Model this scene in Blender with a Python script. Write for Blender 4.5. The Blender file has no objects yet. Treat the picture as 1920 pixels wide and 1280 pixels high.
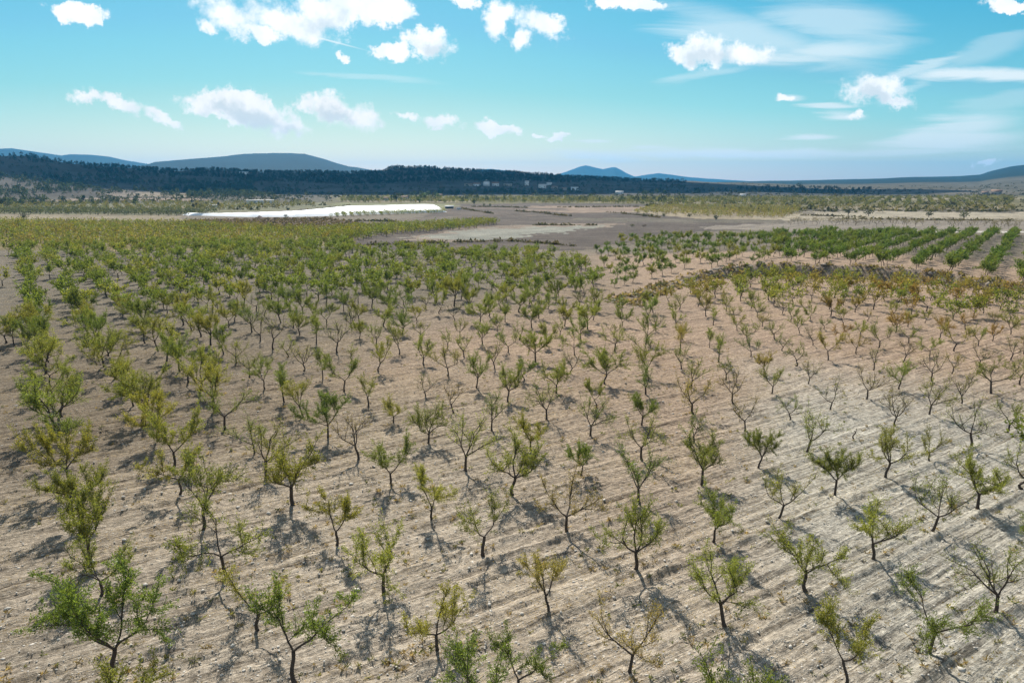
import bpy, math, random
import numpy as np
from mathutils import Vector, Matrix

scene = bpy.context.scene
COL = scene.collection
R = math.radians

# ------------------------------------------------------------------ camera, world, sun, exposure
H = 20.4                      # drone height above the orchard floor
F = 1280.0                    # focal length in pixels of the 1920 wide picture
PITCH = math.atan((640 - 338) / F)
cd = bpy.data.cameras.new('camera')
cd.sensor_width = 36.0
cd.lens = 36.0 * F / 1920
cd.clip_start = 0.5
cd.clip_end = 60000
cam = bpy.data.objects.new('camera', cd)
COL.objects.link(cam)
cam.location = (0, 0, H)
cam.rotation_euler = (math.pi / 2 - PITCH, 0, 0)
scene.camera = cam
scene.render.resolution_x, scene.render.resolution_y = 1024, 682

SUN_AZ, SUN_EL = R(-13), R(41)
sd = bpy.data.lights.new('sun', 'SUN')
sd.energy = 5.0
sd.angle = R(0.5)
sd.color = (1.0, 0.95, 0.87)
sun = bpy.data.objects.new('sun', sd)
COL.objects.link(sun)
sdir = Vector((math.sin(SUN_AZ) * math.cos(SUN_EL), math.cos(SUN_AZ) * math.cos(SUN_EL), math.sin(SUN_EL)))
sun.rotation_euler = sdir.to_track_quat('Z', 'Y').to_euler()
sun.location = (0, 0, 200)

scene.view_settings.view_transform = 'Standard'
scene.view_settings.look = 'None'
scene.view_settings.exposure = 0.6
scene.view_settings.gamma = 1
scene.view_settings.use_curve_mapping = False
cy = scene.cycles
cy.max_bounces = 6
cy.diffuse_bounces = 3
cy.glossy_bounces = 1
cy.transmission_bounces = 4
cy.volume_bounces = 0
cy.transparent_max_bounces = 4
cy.caustics_reflective = cy.caustics_refractive = False
cy.sample_clamp_indirect = 4

# pixel (1920x1280) -> world direction
CP, SP = math.cos(PITCH), math.sin(PITCH)
def px_dir(x, y):
    u = (np.asarray(x, float) - 960) / F
    v = (640 - np.asarray(y, float)) / F
    return np.stack(np.broadcast_arrays(u, CP + v * SP, -SP + v * CP), -1)
def to_px(P):
    P = np.asarray(P, float) - (0, 0, H)
    f = P[..., 1] * CP - P[..., 2] * SP
    up = P[..., 1] * SP + P[..., 2] * CP
    return 960 + F * P[..., 0] / f, 640 - F * up / f

class NT:
    def __init__(s, tree):
        s.t = tree; s.n = tree.nodes; s.l = tree.links
    def node(s, typ, **kw):
        n = s.n.new(typ)
        for k, v in kw.items(): setattr(n, k, v)
        return n
    def put(s, sock, v):
        if hasattr(v, 'is_output'): s.l.new(v, sock)
        elif v is not None: sock.default_value = v
    def m(s, op, a, b=None, c=None, clamp=False):
        n = s.node('ShaderNodeMath', operation=op, use_clamp=clamp)
        s.put(n.inputs[0], a)
        if b is not None: s.put(n.inputs[1], b)
        if c is not None: s.put(n.inputs[2], c)
        return n.outputs[0]
    def vec(s, op, a, b=None):
        n = s.node('ShaderNodeVectorMath', operation=op)
        s.put(n.inputs[0], a)
        if b is not None: s.put(n.inputs[1], b)
        return n.outputs[0]
    def mix(s, f, a, b, blend='MIX'):
        n = s.node('ShaderNodeMix', data_type='RGBA', blend_type=blend)
        s.put(n.inputs[0], f); s.put(n.inputs[6], a); s.put(n.inputs[7], b)
        return n.outputs[2]
    def noise(s, vec, scale, detail=3, rough=0.55, dist=0.0):
        n = s.node('ShaderNodeTexNoise')
        s.put(n.inputs['Vector'], vec)
        n.inputs['Scale'].default_value = scale; n.inputs['Detail'].default_value = detail
        n.inputs['Roughness'].default_value = rough; n.inputs['Distortion'].default_value = dist
        return n.outputs['Fac'], n.outputs['Color']
    def ramp(s, v, a, b, c=0.0, d=1.0, smooth=True):
        n = s.node('ShaderNodeMapRange', interpolation_type='SMOOTHSTEP' if smooth else 'LINEAR')
        s.put(n.inputs['Value'], v)
        for k, x in (('From Min', a), ('From Max', b), ('To Min', c), ('To Max', d)): s.put(n.inputs[k], x)
        return n.outputs[0]

# ---- world: physical sky with procedural clouds placed by sky direction
world = bpy.data.worlds.new('World')
scene.world = world
world.use_nodes = True
w = NT(world.node_tree)
w.n.clear()
out = w.node('ShaderNodeOutputWorld')
bg = w.node('ShaderNodeBackground')
bg.inputs['Strength'].default_value = 0.10
sky = w.node('ShaderNodeTexSky', sky_type='NISHITA')
sky.sun_disc = False
sky.sun_elevation = SUN_EL
sky.sun_rotation = SUN_AZ % (2 * math.pi)
sky.altitude = 600
sky.air_density = 1.0
sky.dust_density = 0.4
sky.ozone_density = 2.0
tc = w.node('ShaderNodeTexCoord')
sep = w.node('ShaderNodeSeparateXYZ')
w.l.new(tc.outputs['Generated'], sep.inputs[0])
sx, sy, sz = sep.outputs
ysafe = w.m('MAXIMUM', sy, 0.02)
U = w.m('DIVIDE', sx, ysafe)
V = w.m('DIVIDE', sz, ysafe)
comb = w.node('ShaderNodeCombineXYZ')
w.l.new(U, comb.inputs[0]); w.l.new(V, comb.inputs[1])
uv = comb.outputs[0]
# warp of the sky coordinates so that outlines are ragged
_, nc1 = w.noise(uv, 9.0, 2)
_, nc2 = w.noise(uv, 38.0, 6, 0.66)
wa = w.vec('MULTIPLY', w.vec('SUBTRACT', nc1, (.5, .5, .5)), (0.050, 0.028, 0))
wb = w.vec('MULTIPLY', w.vec('SUBTRACT', nc2, (.5, .5, .5)), (0.046, 0.036, 0))
uvw = w.vec('ADD', uv, w.vec('ADD', wa, wb))
fbm, _ = w.noise(uv, 42.0, 8, 0.66)
def sky_uv(x, y):
    d = px_dir(x, y)
    return d[0] / d[1], d[2] / d[1]
def blob(x, y, rx, ry, ang=0, src=None):
    cu, cv = sky_uv(x, y)
    mp = w.node('ShaderNodeMapping', vector_type='TEXTURE')
    w.l.new(src or uvw, mp.inputs['Vector'])
    mp.inputs['Location'].default_value = (cu, cv, 0)
    mp.inputs['Rotation'].default_value = (0, 0, R(ang))
    mp.inputs['Scale'].default_value = (rx / 1315, ry / 1315, 1)
    n = w.node('ShaderNodeVectorMath', operation='LENGTH')
    w.l.new(mp.outputs[0], n.inputs[0])
    return w.m('SUBTRACT', 1.0, n.outputs['Value'])
CUMULUS = [  # x, y, half width, half height, tilt
    (150, 22, 62, 21, -6), (430, 25, 80, 40, -20), (540, 38, 120, 38, -20), (610, 22, 70, 50, -14), (490, 55, 70, 20, -18), (680, 8, 100, 42, -8), (385, 46, 28, 12, -15),
    (798, 82, 52, 34, -10), (735, 104, 42, 18, -8), (655, 111, 14, 9, 0), (868, 8, 32, 14, -24), (938, 38, 30, 40, -10), (1012, 42, 54, 26, -16), (982, 76, 20, 22, 0),
    (1178, 2, 72, 14, 0), (1320, 98, 66, 32, 0), (1395, 104, 62, 26, -6), (1635, 170, 70, 32, -6), (1660, 186, 66, 18, -10), (1892, 4, 42, 14, 0),
    (165, 182, 42, 15, -2), (225, 192, 62, 17, -16), (300, 218, 54, 13, -24), (405, 190, 70, 32, -6), (470, 204, 95, 38, -18), (520, 228, 60, 17, -12), (620, 204, 70, 30, -12),
    (672, 220, 68, 28, -10), (770, 214, 34, 8, -6), (830, 228, 44, 13, -10), (930, 238, 56, 15, -4), (1042, 253, 26, 8, 0), (1480, 185, 22, 8, 0), (1612, 225, 15, 9, 0),
    (1848, 306, 24, 8, 0), (1012, 250, 10, 5, 0), (825, 240, 10, 4, 0)]
dens = None
for (x, y, rx, ry, a) in CUMULUS:
    b = blob(x, y, rx * .93, ry * .9, a)
    dens = b if dens is None else w.m('SMOOTH_MAX', dens, b, 0.12)
low = None
for (x, y, rx, ry, a) in [CUMULUS[k] for k in (3, 7, 15, 17, 23, 24, 26)]:
    b = blob(x + rx * .12, y + ry * .42, rx * .78, ry * .62, a)
    low = b if low is None else w.m('SMOOTH_MAX', low, b, 0.12)
d2 = w.m('ADD', dens, w.m('MULTIPLY', w.m('SUBTRACT', fbm, 0.5), 1.75))
soft_n, _ = w.noise(uv, 7.0, 2, 0.5)
cov = w.ramp(d2, -0.10, w.ramp(soft_n, 0.35, 0.65, 0.22, 0.75))
front = w.ramp(sy, 0.05, 0.2)
cov = w.m('MULTIPLY', cov, front)
# thin high cloud
mpc = w.node('ShaderNodeMapping')
w.l.new(uv, mpc.inputs['Vector'])
mpc.inputs['Scale'].default_value = (5, 42, 1)
mpc.inputs['Rotation'].default_value = (0, 0, R(3))
st1, stc = w.noise(mpc.outputs[0], 1.0, 6, 0.6, 0.8)
uvs = w.vec('ADD', uv, w.vec('MULTIPLY', w.vec('SUBTRACT', stc, (.5, .5, .5)), (0.09, 0.014, 0)))
CIRRUS = [(1430, 75, 250, 40, -14, .55), (1520, 95, 200, 34, 4, .75), (1560, 40, 160, 40, -4, .5), (1860, 140, 190, 15, -2, .95), (1720, 128, 120, 12, 16, .6), (1330, 140, 90, 8, 12, .35),
          (1560, 216, 66, 12, 0, .9), (1560, 197, 60, 5, 0, .8), (1800, 235, 130, 34, 6, .75), (1780, 262, 170, 26, 4, .8), (1520, 257, 60, 6, 0, .85), (1340, 288, 340, 13, 0, .9), (1120, 292, 110, 13, -4, .8),
          (1110, 265, 40, 4, 0, .7), (1690, 285, 220, 10, 2, .6), (1490, 183, 30, 6, 0, .6), (1210, 277, 60, 6, 0, .6), (700, 146, 130, 6, -4, .3), (585, 68, 125, 2.2, -14, .7), (1850, 95, 130, 24, 20, .3), (1880, 190, 150, 20, 12, .25), (1700, 170, 70, 10, 24, .3)]
ci = None
for (x, y, rx, ry, a, op) in CIRRUS:
    b = w.m('MULTIPLY', w.ramp(w.m('ADD', blob(x, y, rx, ry, a, uvs if ry > 3 else uv), w.m('MULTIPLY', w.m('SUBTRACT', st1, 0.50), 1.5)), -0.15, 0.75), op)
    ci = b if ci is None else w.m('MAXIMUM', ci, b)
ci = w.m('MULTIPLY', w.m('MULTIPLY', ci, front), 0.92)
# cloud colour: bright thin rims towards the sun, greyer thick cores
core_n, _ = w.noise(w.vec('ADD', uv, (0.006, 0.012, 0)), 24.0, 4, 0.55)
core = w.ramp(w.m('ADD', low, w.m('MULTIPLY', w.m('SUBTRACT', core_n, 0.5), 2.0)), -0.05, 0.75)
bil = w.ramp(core_n, 0.38, 0.66)
ccol = w.mix(w.m('MULTIPLY', core, 0.85), w.mix(bil, (7.6, 7.6, 7.6, 1), (6.6, 6.9, 7.0, 1)), (4.7, 5.4, 5.8, 1))
# a light grade of the sky colour per channel (clear, saturated autumn air)
sc_ = w.node('ShaderNodeSeparateColor'); w.l.new(w.mix(1.0, sky.outputs[0], (.125, .125, .125, 1), 'MULTIPLY'), sc_.inputs[0])
rr_, gg_, bb_ = sc_.outputs
SK = 8 * 0.81
r_ = w.m('MAXIMUM', w.m('ADD', w.m('MULTIPLY_ADD', rr_, .80, -.22), w.m('MULTIPLY', w.m('MAXIMUM', w.m('SUBTRACT', rr_, .75), 0.0), 0.55)), w.m('MULTIPLY', rr_, .25))
g_ = w.m('MINIMUM', w.m('ADD', w.m('MULTIPLY_ADD', gg_, .44, .27), w.m('MULTIPLY', w.m('MAXIMUM', w.m('SUBTRACT', gg_, .82), 0.0), 0.78)), w.m('MULTIPLY', gg_, .80))
b_ = w.m('MINIMUM', w.m('MULTIPLY_ADD', bb_, .41, .345), w.m('MULTIPLY', bb_, 0.95))
cc_ = w.node('ShaderNodeCombineColor')
for k, q in enumerate((r_, g_, b_)): w.l.new(w.m('MULTIPLY', q, SK), cc_.inputs[k])
tint = cc_.outputs[0]
# scattered cloud added over the unseen rest of the sky to whiten the fill light
cn_, _ = w.noise(tc.outputs['Generated'], 3.2, 4, 0.6)
up_ = w.m('MULTIPLY', w.ramp(sz, 0.02, 0.15), w.m('MAXIMUM', w.ramp(V, 0.38, 0.54), w.m('LESS_THAN', sy, 0.05)))
tint_cl = w.mix(w.m('MULTIPLY', w.ramp(cn_, 0.47, 0.60), w.m('MULTIPLY', up_, 0.9)), tint, (6.6, 6.4, 6.1, 1))
c1 = w.mix(ci, tint_cl, (6.3, 6.8, 6.9, 1))
c2 = w.mix(cov, c1, ccol)
bgc = w.node('ShaderNodeBackground'); bgc.inputs['Strength'].default_value = 0.10
w.l.new(c2, bgc.inputs['Color']); w.l.new(tint_cl, bg.inputs['Color'])
# the band of sky that holds clouds: ahead, below 30 degrees
band = w.m('MULTIPLY', w.m('GREATER_THAN', sy, 0.05), w.m('LESS_THAN', V, 0.55))
ms = w.node('ShaderNodeMixShader')
w.l.new(band, ms.inputs[0]); w.l.new(bg.outputs[0], ms.inputs[1]); w.l.new(bgc.outputs[0], ms.inputs[2])
w.l.new(ms.outputs[0], out.inputs[0])

# ------------------------------------------------------------------ numeric helpers
rng = np.random.default_rng(7)
_perm = np.random.default_rng(99).random((256, 256)).astype(np.float64)
def vnoise(x, y):
    xi = np.floor(x).astype(int); yi = np.floor(y).astype(int)
    fx = x - xi; fy = y - yi
    fx = fx * fx * (3 - 2 * fx); fy = fy * fy * (3 - 2 * fy)
    a = _perm[xi & 255, yi & 255]; b = _perm[(xi + 1) & 255, yi & 255]
    c = _perm[xi & 255, (yi + 1) & 255]; d = _perm[(xi + 1) & 255, (yi + 1) & 255]
    return (a * (1 - fx) + b * fx) * (1 - fy) + (c * (1 - fx) + d * fx) * fy - 0.5
def fbm2(x, y, oct=4, gain=0.5):
    s = 0; a = 1
    for k in range(oct):
        s = s + a * vnoise(x * 2 ** k + 17.3 * k, y * 2 ** k - 9.1 * k); a *= gain
    return s
def sstep(t):
    t = np.clip(t, 0, 1); return t * t * (3 - 2 * t)

def mk_mesh(name, V, faces, mats, midx=None, tint=None, smooth=False):
    """faces: list of (n,k) index arrays"""
    me = bpy.data.meshes.new(name)
    V = np.asarray(V, np.float32)
    me.vertices.add(len(V)); me.vertices.foreach_set('co', V.ravel())
    faces = [np.asarray(f, np.int32) for f in faces if len(f)]
    loops = np.concatenate([f.ravel() for f in faces])
    sizes = np.concatenate([np.full(len(f), f.shape[1], np.int32) for f in faces])
    starts = np.concatenate([[0], np.cumsum(sizes)[:-1]]).astype(np.int32)
    me.loops.add(len(loops)); me.loops.foreach_set('vertex_index', loops)
    me.polygons.add(len(sizes)); me.polygons.foreach_set('loop_start', starts)
    try: me.polygons.foreach_set('loop_total', sizes)
    except Exception: pass
    if midx is not None: me.polygons.foreach_set('material_index', np.asarray(midx, np.int32))
    if smooth: me.polygons.foreach_set('use_smooth', np.ones(len(sizes), bool))
    for m in mats: me.materials.append(m)
    if tint is not None:
        at = me.attributes.new('tint', 'FLOAT_COLOR', 'POINT')
        t = np.ones((len(V), 4), np.float32); t[:, :3] = tint
        at.data.foreach_set('color', t.ravel())
    me.update(calc_edges=True)
    return me
def link(name, me, parent=None, **props):
    o = bpy.data.objects.new(name, me)
    COL.objects.link(o)
    if parent is not None: o.parent = parent
    for k, v in props.items(): o[k] = v
    return o
def empty(name, loc, rz=0, **props):
    o = bpy.data.objects.new(name, None)
    o.empty_display_size = 0.3
    COL.objects.link(o); o.location = loc; o.rotation_euler = (0, 0, rz)
    for k, v in props.items(): o[k] = v
    return o

# ------------------------------------------------------------------ terrain
# the orchard floor falls gently away from the camera; its plane was measured from the tree lattice
HY2, ROLL2 = 356.0, 0.005
P2 = math.atan((640 - HY2) / F)
def plane_to_world(G):
    """points of the orchard plane, in units of H, to world"""
    G = np.atleast_2d(np.asarray(G, float))
    x = G[:, 0]; yy = G[:, 1]; d = np.ones(len(G))
    cf = yy * math.cos(P2) + d * math.sin(P2)       # camera forward
    cdn = -yy * math.sin(P2) + d * math.cos(P2)     # camera down
    xr = math.cos(ROLL2) * x - math.sin(ROLL2) * cdn
    dr = math.sin(ROLL2) * x + math.cos(ROLL2) * cdn
    Xw = xr; Yw = cf * CP - dr * SP; Zw = -(cf * SP + dr * CP)
    return np.stack([Xw, Yw, Zw + 1], 1) * H
_p0, _px, _py = plane_to_world([(0, 0), (1, 0), (0, 1)])
_n = np.cross(_px - _p0, _py - _p0)
def plane_z(X, Y):
    return _p0[2] - (_n[0] * (X - _p0[0]) + _n[1] * (Y - _p0[1])) / _n[2]
def base_z(X, Y):
    r = np.hypot(X, Y) + 1e-6
    k = np.where(r < 130, r, 130 + 60 * (1 - np.exp(-(r - 130) / 60)))
    return plane_z(X * k / r, Y * k / r)

# ridges: crest outline (px) , distance, foot distance, rise power, roughness, fall length
RIDGES = [
    dict(c=[(-500, 318), (-200, 300), (0, 294), (40, 293), (80, 297), (130, 306), (170, 310), (250, 315), (330, 321), (400, 319), (460, 323), (560, 324), (640, 325), (715, 324), (735, 315), (800, 316), (900, 321), (1000, 327), (1060, 332), (1120, 334), (1200, 338), (1280, 340), (1360, 342), (1460, 345), (1600, 352)],
         d=[(-500, 1500), (300, 1600), (900, 1800), (1300, 2200), (1600, 2400)], foot=800, p=2.2, amp=3.0, fall=900),
    dict(c=[(-700, 300), (-300, 286), (-100, 284), (0, 280), (22, 279), (60, 284), (118, 291), (130, 289), (170, 289.5), (205, 293), (240, 301), (290, 309), (360, 318), (440, 330), (520, 345)],
         d=[(-700, 7000), (500, 7600)], foot=4600, p=1.3, amp=16, fall=1600),
    dict(c=[(180, 345), (240, 322), (275, 309), (290, 304), (350, 298), (430, 290.5), (480, 287), (545, 286.5), (572, 289), (612, 300), (655, 313), (700, 318), (760, 323), (820, 332), (900, 345)],
         d=[(180, 5000), (900, 5200)], foot=3000, p=1.5, amp=14, fall=1400),
    dict(c=[(1000, 345), (1040, 329), (1062, 322), (1085, 313.5), (1097, 311), (1112, 313.5), (1130, 317.5), (1145, 314), (1153, 313), (1162, 317), (1176, 325), (1190, 331), (1212, 327.5), (1235, 324.5), (1262, 328), (1300, 334), (1360, 338), (1440, 341), (1500, 345)],
         d=[(1000, 9000), (1500, 9200)], foot=7000, p=1.2, amp=16, fall=1200),
    dict(c=[(840, 340), (880, 322), (915, 317), (945, 319), (1000, 330), (1040, 342)], d=[(840, 7500), (1040, 7500)], foot=6000, p=1.2, amp=10, fall=1500),
    dict(c=[(1250, 346), (1400, 340), (1500, 338.5), (1600, 336.5), (1700, 333), (1800, 330), (1838, 327.5), (1860, 321), (1895, 313), (1925, 309), (2050, 300), (2300, 305), (2600, 330)],
         d=[(1250, 4600), (1900, 4300), (2600, 4300)], foot=1300, p=1.5, amp=5, fall=1500),
]
for rd in RIDGES:
    xs, ys = np.array(rd['c'], float).T
    dv = px_dir(xs, ys)
    rd['az'] = np.arctan2(dv[:, 0], dv[:, 1]); rd['tan'] = dv[:, 2] / np.hypot(dv[:, 0], dv[:, 1])
    dx, dd = np.array(rd['d'], float).T
    dv = px_dir(dx, np.full(len(dx), 338.0))
    rd['daz'] = np.arctan2(dv[:, 0], dv[:, 1]); rd['dd'] = dd

def inside(poly, X, Y):
    c = np.zeros(np.shape(X), bool); n = len(poly)
    for i in range(n):
        x0, y0 = poly[i]; x1, y1 = poly[(i + 1) % n]
        if y0 == y1: continue
        c ^= ((y0 > Y) != (y1 > Y)) & (X < (x1 - x0) * (Y - y0) / (y1 - y0) + x0)
    return c
def line_dist(pl, X, Y):
    d = np.full(np.shape(X), 1e9)
    for (x0, y0), (x1, y1) in zip(pl[:-1], pl[1:]):
        ax, ay = x1 - x0, y1 - y0
        t = np.clip(((X - x0) * ax + (Y - y0) * ay) / (ax * ax + ay * ay), 0, 1)
        d = np.minimum(d, np.hypot(X - x0 - t * ax, Y - y0 - t * ay))
    return d
def cast_flat(pts, dz=0.0):
    """pixels onto base_z + dz"""
    p = np.array(pts, float); D = px_dir(p[:, 0], p[:, 1])
    t = np.full(len(p), 100.0)
    for _ in range(60):
        X, Y = D[:, 0] * t, D[:, 1] * t
        t = 0.5 * t + 0.5 * np.clip((H - base_z(X, Y) - dz) / np.maximum(-D[:, 2], 1e-4), 1, 30000)
    return np.stack([D[:, 0] * t, D[:, 1] * t], 1)
TER_H = 2.4
TER_EDGE = cast_flat([(1165, 548), (1240, 524), (1330, 503), (1420, 499), (1560, 503), (1700, 510), (1800, 517), (1920, 527), (2150, 552)], TER_H)
TER_BACK = cast_flat([(2150, 437), (1500, 437), (1150, 445), (1080, 490)], 0.5)
TER_POLY = np.vstack([TER_EDGE, TER_BACK])
def terrace_z(X, Y):
    m = inside(TER_POLY, X, Y)
    e = line_dist(TER_EDGE, X, Y); a = line_dist(np.vstack([TER_EDGE[-1:], TER_BACK, TER_EDGE[:1]]), X, Y)
    wob = 1.2 * fbm2(X / 5, Y / 5, 3)
    up = sstep((e + wob + 0.5) / 3.6) * sstep(a / 45)
    up = up * (0.35 + 0.65 * sstep((X - TER_EDGE[0, 0] - 6) / 45))
    lip = np.exp(-((e - 3.5) / 2.0) ** 2) * 0.5
    return np.where(m, (TER_H * up * np.clip(1.1 - e / 200, 0.3, 1) + lip * up), 0.0)
def terrain(X, Y):
    X = np.asarray(X, float); Y = np.asarray(Y, float)
    r = np.hypot(X, Y); az = np.arctan2(X, Y)
    z = base_z(X, Y) + terrace_z(X, Y)
    far = sstep((r - 200) / 400)
    z = z + far * 1.6 * fbm2(X / 220, Y / 220, 3)
    zb = z
    for rd in RIDGES:
        tn = np.interp(az, rd['az'], rd['tan'], left=-0.05, right=-0.05)
        rc = np.interp(az, rd['daz'], rd['dd'])
        zc = np.maximum(H + rc * tn, zb)
        t = np.clip((r - rd['foot']) / (rc - rd['foot']), 0, 1)
        up = np.where(r < rc, t ** rd['p'], np.exp(-((r - rc) / rd['fall']) ** 2))
        h = zb + (zc - zb) * up
        h = h + (rd['amp'] * fbm2(X / (rd['dd'][0] * .06), Y / (rd['dd'][0] * .06), 5) * np.minimum(up * 4, 1) * np.clip((zc - zb) / 20, 0, 1)) * np.where(r < rc, 1 - 0.75 * t ** 6, 1)
        z = np.maximum(z, np.where(zc > zb + 0.5, h, z))
    return z
def cast(x, y, dz=0.0):
    """pixel to the terrain (first hit)"""
    d = px_dir(x, y)
    t = np.geomspace(12, 20000, 5000)
    X, Y, Z = d[0] * t, d[1] * t, H + d[2] * t
    below = Z < terrain(X, Y) + dz
    k = int(np.argmax(below)) if below.any() else len(t) - 1
    return np.array([X[k], Y[k], float(terrain(X[k], Y[k]))])

# tree lattice (units of H on the orchard plane)
A0 = np.array([math.sin(R(57.54306)), math.cos(R(57.54306))]) * 0.29677496
A1 = np.array([math.sin(R(-35.80430)), math.cos(R(-35.80430))]) * 0.29126589
ORG = np.array([0.0204248, 0.06799199])
FUR = math.atan2(A0[0], A0[1])           # ploughing direction (azimuth)

# ---- materials
def new_mat(name):
    m = bpy.data.materials.new(name); m.use_nodes = True
    t = NT(m.node_tree); t.n.clear()
    o = t.node('ShaderNodeOutputMaterial')
    return m, t, o
def principled(t, o, col, rough=0.85, spec=0.2, bump=None, bs=0.3, bd=0.05):
    p = t.node('ShaderNodeBsdfPrincipled')
    t.put(p.inputs['Base Color'], col)
    p.inputs['Roughness'].default_value = rough
    p.inputs['Specular IOR Level'].default_value = spec
    if bump is not None:
        b = t.node('ShaderNodeBump'); b.inputs['Strength'].default_value = bs; b.inputs['Distance'].default_value = bd
        t.put(b.inputs['Height'], bump); t.l.new(b.outputs[0], p.inputs['Normal'])
    t.l.new(p.outputs[0], o.inputs[0])
    return p
def simple_mat(name, col, var=0.25, scale=3.0, rough=0.85, spec=0.2):
    m, t, o = new_mat(name)
    g = t.node('ShaderNodeTexCoord').outputs['Object']
    f, _ = t.noise(g, scale, 5)
    c = t.mix(f, tuple(x * (1 - var) for x in col) + (1,), tuple(x * (1 + var) for x in col) + (1,))
    principled(t, o, c, rough, spec, f, 0.3, 0.03)
    return m

def ground_mat():
    m, t, o = new_mat('soil')
    geo = t.node('ShaderNodeNewGeometry').outputs['Position']
    at = t.node('ShaderNodeAttribute', attribute_name='tint').outputs['Color']
    det = t.node('ShaderNodeAttribute', attribute_name='field').outputs['Fac']
    mp = t.node('ShaderNodeMapping'); t.l.new(geo, mp.inputs['Vector'])
    mp.inputs['Rotation'].default_value = (0, 0, FUR - math.pi / 2)    # x runs along the furrows
    al = mp.outputs[0]
    def stretch(sx, sy):
        q = t.node('ShaderNodeMapping'); t.l.new(al, q.inputs['Vector']); q.inputs['Scale'].default_value = (sx, sy, 1)
        return q.outputs[0]
    s1, _ = t.noise(stretch(0.10, 1.9), 1.0, 5, 0.6, 0.3)
    s2, _ = t.noise(stretch(0.5, 5.0), 1.0, 4, 0.6, 0.3)
    s4, _ = t.noise(stretch(0.35, 7.5), 1.0, 5, 0.7, 0.15)
    s3, _ = t.noise(stretch(0.16, 3.2), 1.0, 4, 0.65, 0.2)
    pch, _ = t.noise(geo, 0.055, 4, 0.6)
    cl, _ = t.noise(geo, 3.2, 6, 0.68)
    fine, _ = t.noise(geo, 17.0, 4, 0.7)
    c = t.mix(1.0, at, t.mix(s1, (0.46, 0.45, 0.44, 1), (1.42, 1.42, 1.41, 1)), 'MULTIPLY')  # streak contrast paints furrow shading into the soil colour
    c = t.mix(1.0, c, t.mix(pch, (0.80, 0.82, 0.84, 1), (1.18, 1.16, 1.14, 1)), 'MULTIPLY')
    c = t.mix(1.0, c, t.mix(t.ramp(cl, 0.25, 0.75), (0.55, 0.54, 0.53, 1), (1.40, 1.40, 1.39, 1)), 'MULTIPLY')
    c = t.mix(1.0, c, t.mix(t.ramp(fine, 0.3, 0.7), (0.75, 0.74, 0.73, 1), (1.22, 1.22, 1.22, 1)), 'MULTIPLY')
    c = t.mix(1.0, c, t.mix(t.ramp(s3, 0.30, 0.46), (0.46, 0.44, 0.42, 1), (1.09, 1.09, 1.09, 1)), 'MULTIPLY')  # dark streaks: shaded sides of furrows put into the colour
    c = t.mix(1.0, c, t.mix(t.ramp(s4, 0.32, 0.62), (0.66, 0.64, 0.62, 1), (1.17, 1.17, 1.17, 1)), 'MULTIPLY')
    # straw and fallen yellow leaves gathered in strips
    lv, _ = t.noise(geo, 9.0, 3, 0.75)
    strip, _ = t.noise(stretch(0.06, 0.42), 1.0, 3, 0.55)
    lm = t.m('MULTIPLY', t.m('MULTIPLY', t.ramp(lv, 0.54, 0.66), t.ramp(strip, 0.44, 0.62)), det)
    c = t.mix(t.m('MULTIPLY', lm, 0.75), c, (0.36, 0.25, 0.09, 1))
    # pale pebbles
    vo = t.node('ShaderNodeTexVoronoi'); t.l.new(geo, vo.inputs['Vector']); vo.inputs['Scale'].default_value = 5.5
    sepc = t.node('ShaderNodeSeparateColor'); t.l.new(vo.outputs['Color'], sepc.inputs[0])
    pm = t.m('MULTIPLY', t.m('MULTIPLY', t.ramp(vo.outputs['Distance'], 0.26, 0.12), t.ramp(sepc.outputs[0], 0.80, 0.84)), det)
    c = t.mix(t.m('MULTIPLY', pm, 0.7), c, (0.55, 0.50, 0.43, 1))
    h = t.m('ADD', t.m('MULTIPLY', t.m('ADD', s2, s4), 0.9), t.m('ADD', t.m('MULTIPLY', cl, 1.3), t.m('ADD', t.m('MULTIPLY', fine, 0.45), t.m('MULTIPLY', pm, 0.35))))
    principled(t, o, c, 0.95, 0.08, h, 0.8, 0.2)
    return m
M_SOIL = ground_mat()

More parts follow.
